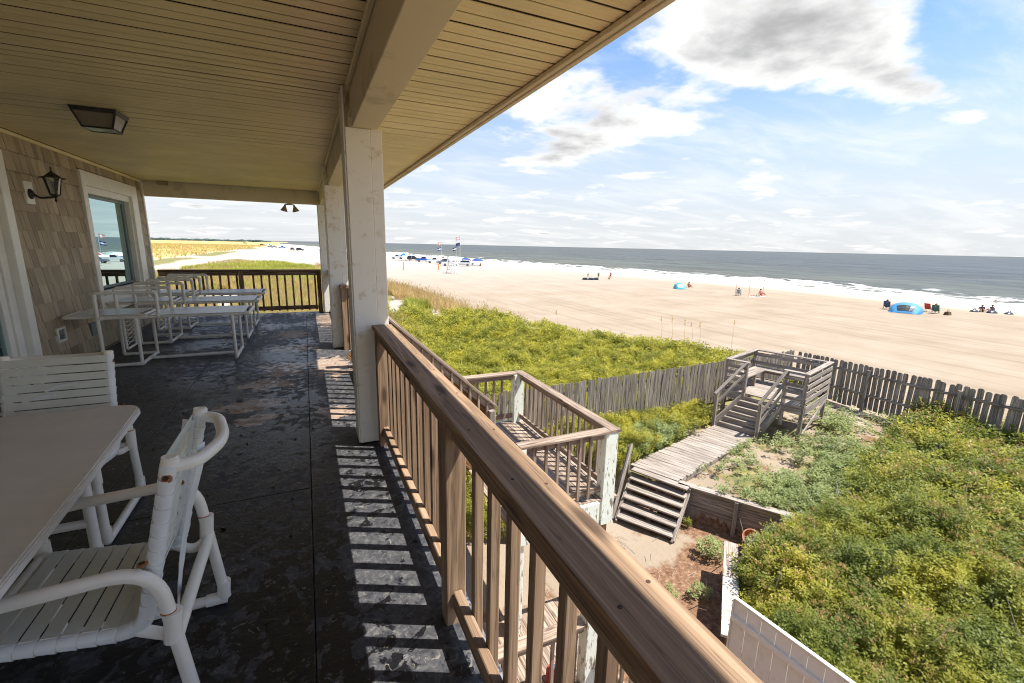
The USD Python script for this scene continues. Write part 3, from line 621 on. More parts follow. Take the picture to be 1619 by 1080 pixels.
# ------------------------------------------------------------------ the house
CEIL, WX, WY1 = 2.74, -2.82, 11.36
house = Thing('beach_house', 'taupe shingled beach house with a cream vinyl porch ceiling, white trimmed window and sliding door', 'house', loc=(-2.82, 0, 0))
wall = house.add('wall', [box(-3.3, 10.62, 0, -2.875, WY1 - .02, CEIL, 0), box(-3.3, 6.72, 0, -2.875, 8.68, CEIL, 0), box(-3.3, 8.681, 0, -2.875, 10.619, .78, 0), box(-3.3, 8.681, 2.32, -2.875, 10.619, CEIL, 0),
                          box(-3.3, -2.5, 2.52, -2.875, 6.719, CEIL, 0), box(-3.3, -2.5, 0, -2.875, 3.0, 2.519, 0)], M['shingle'])
courses = np.arange(0.03, CEIL - .02, 0.208)
sh = []
for i, z in enumerate(courses):
    y = 6.70 - rng.uniform(0, .1)
    while y < WY1 - .03:
        w = rng.choice([.09, .11, .13, .16, .19]) * rng.uniform(.92, 1.08); y1 = min(y + w, WY1 - .025); a = max(y, 6.712)
        if y1 - a > .03:
            z1 = min(z + .228, CEIL - .012); drop = rng.uniform(-.004, .004)
            inside = a < 10.905 and y1 > 8.545 and z1 > .47 and z < 2.575
            segs = [(a, y1, z + drop, z1)]
            if inside:
                segs = []
                if a < 8.53: segs.append((a, 8.545, z + drop, z1))
                if y1 > 10.92: segs.append((10.905, y1, z + drop, z1))
                if z < .45: segs.append((max(a, 8.546), min(y1, 10.904), z + drop, .468))
                if z1 > 2.59: segs.append((max(a, 8.546), min(y1, 10.904), 2.578, z1))
            for (p, q, zz0, zz1) in segs:
                if q - p > .012 and zz1 - zz0 > .02:
                    t0, t1 = .016 + rng.uniform(-.002, .003), .005
                    v = np.array([(-2.874, p + .0032, zz0), (-2.874, q - .0032, zz0), (-2.874, q - .0032, zz1), (-2.874, p + .0032, zz1)])
                    w_ = v.copy(); w_[:2, 0] = -2.874 + .034 + t0; w_[2:, 0] = -2.874 + .022 + t1
                    sh.append((p, zz0, v, w_, rng.uniform(0, 400)))
        y += w
sh.sort(key=lambda s: s[0] ** 2 + (s[1] - 1.64) ** 2)


def shingle(v, w_, uo):
    V, Fc, U = [], [], []
    for q in ([w_[0], w_[1], w_[2], w_[3]], [v[0], v[1], w_[1], w_[0]], [v[1], v[2], w_[2], w_[1]], [v[3], v[0], w_[0], w_[3]]):
        b = len(V); V += list(q); U += [(uo + p[2], uo * .1 + p[1]) for p in q]; Fc += [(b, b + 1, b + 2), (b, b + 2, b + 3)]
    return np.array(V), np.array(Fc), np.array(U)


for k, (p, z, v, w_, uo) in enumerate(sh[:300]): house.add('shingle', shingle(v, w_, uo), M['shingle'], under=wall)
if len(sh) > 300: house.add('far_shingles', join(*[shingle(v, w_, uo) for (_, _, v, w_, uo) in sh[300:]]), M['shingle'], under=wall, kind='stuff')
house.add('corner_board', box(-2.874, WY1 - .022, 0, -2.815, WY1 + .05, CEIL - .003), M['trim'])
house.add('frieze_board', box(-2.874, -2.3, CEIL - .045, -2.822, WY1 - .06, CEIL - .0035), M['vinyl'])
# window
win = house.add('window', [box(-2.85, 8.552, .50, -2.80, 8.70, 2.56), box(-2.85, 10.60, .50, -2.80, 10.90, 2.56), box(-2.85, 8.702, 2.36, -2.802, 10.598, 2.56), box(-2.85, 8.702, .50, -2.802, 10.598, .78)], M['trim'])
house.add('sill', box(-2.86, 8.66, .775, -2.765, 10.64, .835), M['trim'], under=win)
house.add('jamb', [box(-2.99, 8.70, .836, -2.84, 8.735, 2.36), box(-2.99, 10.545, .836, -2.84, 10.60, 2.36), box(-2.99, 8.736, 2.26, -2.84, 10.544, 2.36)], M['trim'], under=win)
house.add('sash', [box(-2.96, 10.44, .84, -2.915, 10.544, 2.258), box(-2.96, 8.737, .84, -2.915, 8.77, 2.258), box(-2.96, 8.771, .84, -2.916, 10.439, .88), box(-2.96, 8.771, 2.21, -2.916, 10.439, 2.257)], M['teal'], under=win)
house.add('pane', box(-2.940, 8.765, .875, -2.932, 10.445, 2.215, 0), M['pane'], under=win)
# sliding door
door = house.add('sliding_door', [box(-2.87, 6.565, 0, -2.795, 6.705, 2.50), box(-2.87, 3.02, 2.38, -2.797, 6.563, 2.50)], M['trim'])
house.add('door_frame', [box(-2.97, 6.44, 0.03, -2.86, 6.562, 2.378), box(-2.95, 6.34, .06, -2.88, 6.438, 2.34), box(-2.97, 4.70, .06, -2.90, 4.79, 2.34), box(-2.97, 3.05, 0.0, -2.86, 6.438, .058)], M['trim'], under=door)
house.add('pane', box(-2.925, 4.80, .06, -2.917, 6.345, 2.34, 0), M['doorpane'], under=door)
house.add('pane', box(-2.945, 3.05, .06, -2.937, 4.70, 2.34, 0), M['doorpane'], under=door)
for k in range(11):
    house.add('blind_slat', box(-3.02 + .012 * (k % 2), 5.15 + .11 * k, .06, -3.012 + .012 * (k % 2), 5.25 + .11 * k, 2.33, 0), M['curtain'], under=door)
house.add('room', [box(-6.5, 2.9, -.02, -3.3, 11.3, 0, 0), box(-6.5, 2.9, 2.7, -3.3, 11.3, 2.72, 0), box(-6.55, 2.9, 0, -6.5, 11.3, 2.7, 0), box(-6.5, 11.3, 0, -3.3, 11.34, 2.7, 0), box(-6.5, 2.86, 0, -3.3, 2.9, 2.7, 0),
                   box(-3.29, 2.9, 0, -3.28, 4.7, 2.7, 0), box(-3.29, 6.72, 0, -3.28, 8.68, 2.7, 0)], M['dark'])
# ceiling of narrow vinyl boards running from the wall to the beam
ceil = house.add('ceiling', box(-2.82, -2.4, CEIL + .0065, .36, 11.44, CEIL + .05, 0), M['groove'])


def vinyl_board(x0, x1, y, p, z, gap=.012):
    prof = [(-p / 2 + gap, .0045), (-p / 2 + gap, .002), (-p / 2 + gap + .003, 0), (-.009, 0), (-.004, .0035), (.004, .0035), (.009, 0), (p / 2 - .003, 0), (p / 2, .002), (p / 2, .0045)]
    prof = [(a, b) for a, b in prof]
    return board((x0, y, z), (x1, y, z), p, .01, profile=prof)


p_in = 0.0985 * (1.10 / 1.10)
n_in = int((11.42 - (-0.6)) / .106)
for k in range(n_in):
    house.add('ceiling_board', vinyl_board(-2.818, .3585, -0.6 + .106 * (k + .5), .106, CEIL + rng.uniform(0, .0015), (.023, .012)[k % 2] * rng.uniform(.8, 1.2)), M['vinyl'], under=ceil)
SOF, FX = 2.56, 1.262
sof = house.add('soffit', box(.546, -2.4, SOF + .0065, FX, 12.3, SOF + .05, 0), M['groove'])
n_so = int((12.28 - 0.0) / .0985)
for k in range(n_so):
    house.add('soffit_board', vinyl_board(.5475, FX - .002, 0.0 + .0985 * (k + .5), .0985, SOF + rng.uniform(0, .0015), (.019, .010)[k % 2] * rng.uniform(.85, 1.15)), M['vinyl'], under=sof)
house.add('fascia', box(FX, -2.4, SOF - .035, FX + .03, 12.3, SOF + .16, .003), M['beam'])
house.add('drip_edge', box(FX - .03, -2.4, SOF - .028, FX - .0005, 12.29, SOF - .004, .003), M['beam'])
house.add('fascia', box(.40, 12.301, SOF - .035, FX + .03, 12.331, SOF + .16, .003), M['beam'])
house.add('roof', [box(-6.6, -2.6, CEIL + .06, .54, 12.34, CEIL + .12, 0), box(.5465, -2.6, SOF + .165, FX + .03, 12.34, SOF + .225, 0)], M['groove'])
BEAM = 2.45
for y0, y1 in ((-2.4, 3.64), (3.93, 7.40), (7.67, 11.358)):
    house.add('beam', box(.365, y0, BEAM, .545, y1, CEIL + .055, .004), M['beam'], label=None)
house.add('beam', box(.362, 3.6395, BEAM + .13, .47, 3.9305, CEIL + .05, .003), M['beam'])
house.add('beam', box(.362, 7.3995, BEAM + .13, .47, 7.6705, CEIL + .05, .003), M['beam'])
house.add('beam', box(.306, 11.3595, BEAM + .001, .54, 11.58, CEIL + .05, .003), M['beam'])
house.add('end_beam', box(-2.875, 11.412, BEAM, .3035, 11.56, CEIL + .05, .004), M['beam'])
house.add('crown_strip', box(.335, -2.4, CEIL - .035, .3635, 11.30, CEIL - .001, .004), M['vinyl'])
house.add('wall_below', box(-3.3, -2.5, -4.7, -2.83, WY1, -.005, 0), M['shingle'])
house.add('wall_below', box(-3.29, -2.5, -4.7, -1.2, 10.0, -.32, 0), M['shingle'])

# ------------------------------------------------------------------ porch posts
for y, lab in ((3.66, 'mouldy cream boxed porch post nearest the camera, where the brown railing starts'), (7.41, 'cream porch post between the nearest post and the far corner, newel against it'), (11.36, 'farthest cream porch post, at the corner of the end railing')):
    t = Thing('porch_post', lab, 'post', (.44, y + .13, 0), group='boxed posts carrying the porch beam')
    x0, x1, y0, y1 = .305, .575, y, y + .27
    if y > 11: x0, x1, y0, y1 = .305, .545, y, y + .22
    top = BEAM - .002
    prof = board(((x0 + .27 * .57), y0 + .012, 0.012), ((x0 + .27 * .57), y0 + .012, top), 0.18, .024, up=(0, 1, 0))
    t.add('front_board', box(x0 + .012, y0, .014, x0 + .186, y0 + .022, top, .003), M['post'])
    t.add('corner_trim', box(x0 + .1875, y0 + .004, .01, x1, y0 + .026, top, .003), M['post'])
    t.add('side_board', box(x0, y0 + .010, .012, x0 + .0115, y1 - .002, top + .27, .002), M['post'])
    t.add('side_board', box(x1 - .020, y0 + .027, .012, x1 - .002, y1 - .022, top, .003), M['post'])
    t.add('back_board', box(x0 + .013, y1 - .021, .012, x1 - .003, y1, top, .003), M['post'])
    t.add('core', box(x0 + .03, y0 + .03, 0.001, x1 - .03, y1 - .03, top, .003), M['stain'])

# ------------------------------------------------------------------ deck railings
def railing(t, p0, p1, wood_, side, posts=(), z0=0.0, pitch=.1655, cap_w=.155, cap=1.0, start=.09, cap_ext=(0, 0), skip=()):
    """straight railing from p0 to p1 (plan points): cap, rails on edge, balusters fixed to the side 'side' of the rails"""
    p0, p1 = np.array([*p0, 0.0]), np.array([*p1, 0.0]); a = unit(p1 - p0); L = np.linalg.norm(p1 - p0); s = np.cross(a, [0, 0, 1.0]) * side
    Zv = np.array([0, 0, 1.0])
    q = lambda d, o, z: p0 + a * d + s * o + Zv * (z0 + z)
    t.add('cap_rail', board(q(-cap_ext[0], .013, cap - .019), q(L + cap_ext[1], .013, cap - .019), cap_w, .038, ch=.007), wood_)
    edges = [0.0] + sorted(posts) + [L]
    t.add('top_rail', board(q(0, -.0, cap - .085), q(L, -.0, cap - .085), .038, .09), wood_)
    for e0, e1 in zip(edges[:-1], edges[1:]):
        g0 = .048 if e0 in posts else 0; g1 = .048 if e1 in posts else 0
        t.add('bottom_rail', board(q(e0 + g0, 0, .125), q(e1 - g1, 0, .125), .038, .09), wood_)
    d = start
    while d < L - .05:
        if all(abs(d - x) > .075 for x in posts) and not any(a_ < d < b_ for a_, b_ in skip):
            t.add('baluster', board(q(d, .0385, .055), q(d, .0385, cap - .042), .038, .038, up=tuple(a), ch=.003), wood_)
        d += pitch
    for x in posts:
        t.add('post', board(q(x, -.005 + .0, .0), q(x, -.005, cap - .040), .088, .088, up=tuple(a), ch=.004), wood_)


r1 = Thing('deck_railing', 'long brown wooden railing with wide grained cap running from the nearest post past the camera', 'railing', (.506, 1.5, 0))
railing(r1, (.506, 3.655), (.506, -1.6), M['rail'], -1, posts=(.055, 1.99, 3.9), start=.19)
nails = []
for k in range(13):
    for o in (-.035, .045):
        m_ = trimesh.creation.cylinder(radius=.0048, height=.002, sections=10); m_.apply_translation((.519 + o + rng.normal(0, .006), 3.45 - .41 * k + rng.normal(0, .02), .9998)); nails.append(m_)
r1.add('nail_heads', nails, M['bolt'], kind='stuff')
r2_ = Thing('deck_railing', 'short brown railing behind the nearest porch post, up to the top of the stairs', 'railing', (.506, 5, 0))
railing(r2_, (.506, 5.96), (.506, 3.94), M['rail'], -1, posts=(.055,), start=.19)
nw = Thing('newel_post', 'brown newel with a short capped stub of rail in front of the middle porch post', 'post', (.50, 7.36, 0))
nw.add('post', box(.452, 7.25, 0, .540, 7.338, .960, .004), M['rail'])
nw.add('side_board', box(.541, 7.24, -.1, .60, 7.4, .958, .004), M['rail'])
nw.add('cap_rail', box(.44, 7.20, .9615, .61, 7.405, 1.0, .006), M['rail'])
r3 = Thing('deck_railing', 'brown railing along the sea side between the two farther porch posts', 'railing', (.506, 9.5, 0))
railing(r3, (.506, 11.355), (.506, 7.685), M['rail'], -1, posts=(1.8, 3.62), start=.12)
r4 = Thing('end_railing', 'dark brown railing across the far end of the deck behind the loungers', 'railing', (-1.2, 11.55, 0))
railing(r4, (-2.80, 11.55), (.30, 11.55), M['brown'], -1, posts=(1.47, 3.05), start=.12, pitch=.158, cap_w=.14)

# ------------------------------------------------------------------ stairs from the deck and their landing
LZ = -1.75
st = Thing('deck_stairs', 'brown wooden stairs with sloping handrails going down from the deck to the landing', 'stairs', (1.5, 6.7, LZ))
RUN, RISE = .222, -LZ / 9
for k in range(1, 9):
    st.add('tread', box(.62 + RUN * (k - 1), 6.09, -RISE * k - .038, .62 + RUN * k + .02, 7.36, -RISE * k, .005), M['landing'])
for y in (6.045, 7.385):
    st.add('stringer', board((.60, y, -.30), (2.44, y, -1.88), .04, .26), M['stain'])
    st.add('handrail', board((.62, y, .955), (2.50, y, -.765), .125, .036, ch=.006), M['landing'])
    st.add('rail_board', board((.62, y, .86), (2.46, y, -.825), .038, .085), M['landing'])
    st.add('lower_rail', board((.62, y, .14), (2.44, y, -1.55), .038, .085), M['landing'])
    for k in range(13):
        x = .70 + .138 * k; z = .955 - (x - .62) * (1.72 / 1.88)
        st.add('baluster', board((x, y - .03, z - .96), (x, y - .03, z - .03), .036, .036, up=(1, 0, 0)), M['landing'])
st.add('screen_board', board((.62, 6.115, .42), (2.30, 6.115, -1.09), .02, .70), M['stain'])
st.add('newel', box(2.36, 5.90, LZ, 2.452, 5.99, -.80, .006), M['grey'])
lp = Thing('stair_landing', 'tan wooden stair landing with railed edge and peeling mint white corner posts', 'landing', (2.95, 6.1, LZ))
x = 2.06
while x < 3.66:
    lp.add('deck_board', box(x, 4.56, LZ - .036, x + .137, 7.62, LZ, .004), M['landing']); x += .1425
lp.add('rim_board', box(2.06, 4.50, LZ - .34, 3.42, 4.555, LZ - .006, .004), M['peel'])
lp.add('rim_board', box(3.68, 4.80, LZ - .34, 3.73, 7.62, LZ - .04, .004), M['peel'])
lp.add('rim_board', box(2.06, 7.625, LZ - .34, 3.45, 7.67, LZ - .006, .004), M['peel'])
lp.add('edge_board', box(3.655, 4.83, LZ - .039, 3.727, 7.36, LZ + .012, .004), M['walk'])
railing(lp, (3.64, 4.72), (3.64, 7.495), M['landing'], 1, z0=LZ, pitch=.168, start=.10, cap_ext=(.17, .175))
railing(lp, (2.30, 4.63), (3.495, 4.63), M['landing'], 1, z0=LZ - .0015, pitch=.168, start=.14, cap_ext=(.08, .066))
railing(lp, (2.50, 7.59), (3.495, 7.59), M['landing'], -1, z0=LZ - .0015, pitch=.168, start=.12, cap_ext=(.03, .066))
lp.add('corner_post', box(3.50, 4.556, LZ - .40, 3.70, 4.715, LZ + .96, .006), M['peel'])
lp.add('corner_post', box(3.50, 7.50, LZ - .40, 3.70, 7.655, LZ + .96, .006), M['peel'])
lp.add('corner_post', box(2.14, 4.53, -4.45, 2.30, 4.72, LZ + .958, .006), M['peel'])
lp.add('support_post', box(3.50, 4.60, -4.5, 3.64, 4.74, LZ - .401, .004), M['stain'])
lp.add('support_post', box(3.50, 7.42, -4.5, 3.64, 7.56, LZ - .401, .004), M['stain'])
# lower deck, seen between the balusters
LD = -3.45
ld = Thing('lower_deck', 'tan lower deck of narrow boards glimpsed between the railing balusters', 'deck', (2.0, 3.0, LD))
x = .70
while x < 3.1:
    ld.add('deck_board', box(x, .4, LD - .036, x + .137, 4.9, LD, .004), M['landing']); x += .1425
ld.add('joist', box(.66, .42, LD - .30, 3.1, 4.88, LD - .04, 0), M['stain'])
railing(ld, (.9, 3.52), (2.56, 3.52), M['landing'], -1, z0=LD, pitch=.15, start=.10)
ld.add('post', box(2.565, 3.44, -4.5, 2.72, 3.60, LD + 1.35, .005), M['peel'])
railing(ld, (3.02, 3.55), (3.02, .5), M['landing'], 1, z0=LD, pitch=.15, start=.10, cap_w=.12)
can = Thing('fuel_can', 'small red can standing on the lower deck behind its railing', 'can', (2.36, 3.75, LD))
can.add('body', lathe([(0, 0), (.09, 0), (.10, .015), (.10, .17), (.085, .20), (.03, .22), (0, .22)], 18, (2.36, 3.75, LD + .001)), M['red'], smooth=35)
can.add('cap', lathe([(0, .22), (.022, .22), (.022, .255), (0, .255)], 12, (2.36, 3.75, LD + .001)), M['white_cloth'], smooth=35)
cd = fillet([(2.42, 3.66, LD + .012), (2.6, 3.70, LD + .012), (2.75, 3.62, LD + .012), (2.9, 3.75, LD + .012)], .2)
single('extension_cord', tube(cd, .009, 8), M['orange_cord'], 'orange cord lying on the lower deck beside the red can', 'cord')

# ------------------------------------------------------------------ yard: steps, retaining wall, boardwalk
TL, TR, BL, BR = np.array([6.91, 7.89]), np.array([7.47, 6.67]), np.array([6.01, 7.25]), np.array([6.63, 6.18])
WZ = -3.58
ys = Thing('yard_steps', 'open weathered wooden steps of five treads from the dirt yard up to the boardwalk', 'steps', (6.75, 7.0, -4.4))
ex = unit(TR - TL)
for k in range(1, 6):
    f = k / 5.0; a, b = TL + (BL - TL) * f, TR + (BR - TR) * f; z = WZ - .015 - (.80 / 6) * k
    dn = unit((BL - TL) + (BR - TR)); off = -dn * .105
    for w_, o in ((.125, .068), (.125, -.062)):
        a2, b2 = a + off + dn * o, b + off + dn * o
        ys.add('tread', board((*a2, z - .019), (*b2, z - .019), w_, .038), M['walk'])
for e0, e1, o in ((TL, BL, .0), (TR, BR, .0)):
    ys.add('stringer', board((*e0, WZ - .22), (*(e1 + .02 * dn), -4.42), .04, .20), M['grey'])
    ys.add('side_board', board((*(e0 - ex * .035 if e0 is TL else e0 + ex * .035), WZ - .14), (*(e1 - ex * .035 if e0 is TL else e1 + ex * .035), -4.36), .03, .06), M['walk'])
for k in range(1, 6):
    f = k / 5.0; m_ = (TL + (BL - TL) * f + TR + (BR - TR) * f) / 2 - dn * .13
    ys.add('block', board((*m_, WZ - .055 - (.80 / 6) * k), (*m_, WZ - .20 - (.80 / 6) * k), .09, .04, up=(1, 0, 0)), M['landing'])
ys.add('handrail_board', board((*(TL - ex * .10 - dn * .08), -3.02), (*(BL - ex * .10 + dn * .02), -4.36), .045, .14), M['walk'])
ys.add('handrail_board', board((*(TL - ex * .16 - dn * .10), -3.10), (*(BL - ex * .16 + dn * .02), -4.42), .04, .14), M['grey'])
ys.add('rail_post', board((*(TL - ex * .13), -4.3), (*(TL - ex * .13), -3.12), .09, .05, up=(1, 0, 0)), M['grey'])
ys.add('top_board', board((*(TL - dn * .0), WZ - .018), (*(TR), WZ - .018), .20, .036), M['walk'])

rw = Thing('retaining_wall', 'low weathered retaining wall of horizontal planks with flat top board beside the yard steps', 'wall', (7.9, 6.1, -4.4))
R0, R1 = np.array([7.56, 6.72]), np.array([8.62, 5.00])
rd = unit(R1 - R0); rn = np.array([-rd[1], rd[0]])
rw.add('top_board', board((*(R0 - rd * .25 + rn * .05), WZ - .019), (*(R1 + rn * .05), WZ - .019), .20, .038), M['walk'])
for k in range(7):
    rw.add('plank', board((*(R0 + rn * .03), WZ - .10 - .118 * k), (*(R1 + rn * .03), WZ - .10 - .118 * k), .036, .112), M['grey'])
for d in (.0, .98, 1.9):
    p = R0 + rd * d - rn * .03
    rw.add('post', board((*p, -4.5), (*p, WZ - .04), .085, .085, up=(*rd, 0)), M['grey'])
rw.add('post', board((*(R0 - rd * .10 - rn * .03), -4.45), (*(R0 - rd * .10 - rn * .03), WZ - .04), .07, .045, up=(*rd, 0)), M['landing'])

bw = Thing('boardwalk', 'sun bleached boardwalk of crosswise boards leading across the yard to the raised lookout', 'boardwalk', (9.2, 8.1, WZ))
N0, N1, F0, F1 = np.array([7.46, 7.02]), np.array([6.98, 8.06]), np.array([11.42, 8.10]), np.array([11.10, 9.16])
nb = 29
for k in range(nb):
    f = (k + .5) / nb; a, b = N0 + (F0 - N0) * f, N1 + (F1 - N1) * f; j = rng.uniform(-.02, .03); d = unit(b - a)
    bw.add('deck_board', board((*(a - d * (.02 + j)), WZ - .018 + rng.uniform(-.004, .004)), (*(b + d * (.02 - j)), WZ - .018 + rng.uniform(-.004, .004)), .132, .036), M['walk'])
bw.add('side_beam', board((*N0, WZ - .10), (*F0, WZ - .10), .04, .125), M['grey'])
bw.add('side_beam', board((*N1, WZ - .10), (*F1, WZ - .10), .04, .125), M['grey'])
for f in (.28, .62):
    a, b = N0 + (F0 - N0) * f, N1 + (F1 - N1) * f; d = unit(b - a)
    bw.add('sleeper', board((*(a - d * .14), WZ - .21), (*(b + d * .05), WZ - .21), .12, .09), M['grey'])

# ------------------------------------------------------------------ raised lookout with bench
GR = math.radians(17.0)
lk = Thing('lookout_platform', 'raised weathered wooden lookout with slatted rails, built-in bench and its own stairs', 'platform', (12.46, 7.51, -3.6), GR)
GS, GF, GC = 2.17, .96, 1.95       # size, floor, cap (heights above its foot)
G = M['grey']
def lb(n, *a, m=None, **k): lk.add(n, box(*a), m or G, world=False, **k)
for k in range(15):
    lb('floor_board', .045 + .1405 * k, .05, GF - .036, .045 + .1405 * k + .134, GS - .05, GF, .004, m=M['walk'])
ph = .047
for (px_, py_) in ((0, 0), (0, GS), (GS, 0), (GS, GS)):
    lb('post', px_ - ph, py_ - ph, -.1, px_ + ph, py_ + ph, GC - .04)
for py_ in (.50, 1.60):
    lb('post', -ph, py_ - ph, .3, ph, py_ + ph, GC - .04)
lb('skirt_board', ph, -.068, GF - .22, GS - ph, -.0485, GF + .02, .004, m=M['walk'])
lb('skirt_board', ph, GS + .0485, GF - .22, GS - ph, GS + .068, GF + .02)
lb('skirt_board', GS + .0485, -.05, GF - .22, GS + .068, GS + .05, GF + .02)
lb('skirt_board', -.068, .0, GF - .22, -.0485, .55, GF + .02)
lb('skirt_board', -.068, 1.55, GF - .22, -.0485, GS + .05, GF + .02)
for z in (1.16, 1.36, 1.56, 1.76):
    lb('slat', -.06, -.068, z - .06, GS + .06, -.0485, z + .06, .003, m=M['walk'])
for z in (1.16, 1.36, 1.56, 1.76):
    lb('slat', -.066, .052, z - .055, -.048, .55, z + .055); lb('slat', -.066, 1.56, z - .055, -.048, GS + .02, z + .055)
for z in (1.26, 1.52, 1.80):
    lb('slat', GS - .066, .052, z - .06, GS - .048, GS - .05, z + .06)
    lb('slat', .05, GS + .0485, z - .06, GS - .05, GS + .066, z + .06)
lb('cap_rail', -.09, -.075, GC - .038, GS + .09, .072, GC, .006, m=M['walk'])
lb('cap_rail', -.09, GS - .072, GC - .038, GS + .09, GS + .075, GC, .006)
lb('cap_rail', GS - .075, .074, GC - .0385, GS + .075, GS - .074, GC - .001, .006)
lb('cap_rail', -.08, .074, GC - .0385, .07, .58, GC - .001, .006)
lb('cap_rail', -.08, 1.53, GC - .0385, .07, GS - .074, GC - .001, .006)
for k in range(3):
    lb('bench_board', .10, GS - .10 - .145 * (k + 1), GF + .41, GS - .07, GS - .107 - .145 * k, GF + .448)
    lb('bench_board', GS - .10 - .145 * (k + 1), .10, GF + .411, GS - .107 - .145 * k, GS - .54, GF + .449)
for bx, by in ((.35, GS - .45), (1.05, GS - .45), (1.70, GS - .48), (1.72, 1.0), (1.72, .35)):
    lb('bench_leg', bx - .04, by - .04, GF, bx + .04, by + .04, GF + .408)
lk.add('brace', board((.08, -.06, .12), (GS - .12, -.06, GF - .20), .035, .09), M['walk'], world=False)
lk.add('brace', board((.08, .0, GF - .22), (GS - .1, .0, .12), .035, .09), G, world=False)
# stairs between the front posts and the boardwalk
t0, t1 = np.array([-.06, .55]), np.array([-.06, 1.55])
b0, b1 = lk.local([(11.46, 8.08, 0)])[0][:2], lk.local([(11.08, 9.14, 0)])[0][:2]
zb = WZ + 3.6
for k in range(0, 6):
    f = k / 5.5; a, b = t0 + (b0 - t0) * f, t1 + (b1 - t1) * f; z = GF - (GF - zb) / 6 * k - .02
    dn2 = unit(b0 + b1 - t0 - t1)
    if k: lk.add('tread', board((*(a - dn2 * .06), z - .018), (*(b - dn2 * .06), z - .018), .23, .036), M['walk'], world=False)
    lk.add('riser', board((*(a + dn2 * .045), z - .095), (*(b + dn2 * .045), z - .095), .02, .118), G, world=False)
for top, bot, o in ((t0, b0, -.05), (t1, b1, .05)):
    oo = np.array([0, o]); pp = bot + oo + dn2 * .04
    lk.add('stringer', board((*(top + oo), GF - .10), (*(bot + oo + dn2 * .06), zb + .02), .04, .22), M['walk'], world=False)
    lk.add('handrail', board((*(top + oo), GC - .02), (*(pp + dn2 * .06), zb + 1.0), .10, .036, ch=.006), M['walk'], world=False)
    lk.add('middle_rail', board((*(top + oo), GC - .36), (*pp, zb + .66), .035, .09), M['walk'], world=False)
    if o < 0: lk.add('middle_rail', board((*(top + oo), GC - .66), (*pp, zb + .36), .035, .09), M['walk'], world=False)
    lk.add('rail_post', board((*pp, -.1), (*pp, zb + .985), .085, .085, up=(1, 0, 0)), G, world=False)

# ------------------------------------------------------------------ picket fences
def picket_fence(label, p0, p1, top, hgt, loc, back=False):
    t = Thing('picket_fence', label, 'fence', loc, group=None)
    p0, p1 = np.array(p0, float), np.array(p1, float); a = unit(p1 - p0); L = np.linalg.norm(p1 - p0); s = np.array([-a[1], a[0]]); n = int(L / .163)
    for k in range(n):
        c = p0 + a * (.163 * (k + .5)); zt = np.interp(k / n, [0, 1], top) + rng.normal(0, .018); w = .136 + rng.normal(0, .005); h = hgt + rng.uniform(0, .1); tilt = rng.normal(0, .014)
        prof = [(-w / 2, 0), (w / 2, 0), (w / 2, h - .045), (w / 2 - .026, h - .006), (0, h), (-w / 2 + .026, h - .006), (-w / 2, h - .045)]
        m = len(prof); v, f, u = [], [], []; uo, vo = rng.uniform(0, 900), rng.uniform(0, 5)
        for o in (0, .019):
            for x_, z_ in prof:
                q = c + a * (x_ + tilt * z_) + s * o; v.append((q[0], q[1], zt - h + z_)); u.append((uo + z_, vo + x_))
        f += [(0, i, i + 1) for i in range(1, m - 1)] + [(m, m + i + 1, m + i) for i in range(1, m - 1)]
        for i in range(m):
            j = (i + 1) % m; f += [(i, i + m, j), (j, i + m, j + m)]
        t.add('picket', (np.array(v), np.array(f), np.array(u)), M['picket'])
    for dz in (.32, 1.02):
        z0, z1 = top[0] - dz, top[1] - dz
        t.add('fence_rail', board((*(p0 + s * (.041 if back else -.022)), z0), (*(p1 + s * (.041 if back else -.022)), z1), .038, .085), M['picket'])
    for d in np.arange(.1, L, 2.4):
        c = p0 + a * d + s * (.11 if back else -.09); zt = np.interp(d / L, [0, 1], top)
        t.add('fence_post', board((*c, zt - hgt - .2), (*c, zt - .15), .09, .09, up=(*a, 0)), M['picket'])
    return t


picket_fence('grey weathered picket fence running between the bushy dune and the yard, left of the lookout', (.6, 10.20), (17.25, 11.0), (-2.16, -2.13), 1.45, (9, 10.6, -3.6), True)
picket_fence('grey weathered picket fence running along the beach on the right of the lookout', (17.30, 10.9), (17.34, -5.0), (-2.13, -2.00), 1.5, (17.3, 4, -3.6))

# ------------------------------------------------------------------ white board fence and low wall at the lower right
wf = Thing('board_fence', 'white painted fence of vertical boards with one rail at the lower right corner', 'fence', (5.2, 2.4, -4.4))
A0, A1 = np.array([5.04, 3.50]), np.array([5.30, 1.0]); a_ = unit(A1 - A0); s_ = np.array([a_[1], -a_[0]])
for k in range(13):
    d = .19 * k; c = A0 + a_ * (d + .093)
    wf.add('fence_board', board((*c, -4.42), (*c, -3.012 - .006 * (k % 3)), .184, .02, up=(*s_, 0), ch=.003), M['gate'])
wf.add('fence_rail', board((*(A0 + s_ * .03), -3.28), (*(A0 + a_ * 2.45 + s_ * .03), -3.28), .038, .085), M['gate'])
wf.add('top_rail', board((*(A0 - s_ * .002), -2.997), (*(A0 + a_ * 2.45 - s_ * .002), -2.997), .055, .022), M['gate'])
wf.add('end_board', board((*(A0 - a_ * .012), -4.42), (*(A0 - a_ * .012), -3.01), .06, .02, up=(*a_, 0)), M['gate'])
lw = Thing('planter_wall', 'low wall of upright boards topped by a flaking white plank beside the white fence', 'wall', (6.0, 4.3, -4.4))
ld_ = unit(L1 - L0); ln_ = np.array([ld_[1], -ld_[0]])
lw.add('top_plank', board((*(L0 - ld_ * .05), -3.755), (*(L0 + ld_ * 1.25), -3.755), .24, .04), worn_paint('flaking_plank', (0.62, 0.58, 0.52), (0.33, 0.25, 0.18), amount=0.45, scale=(5, 5, 5)))
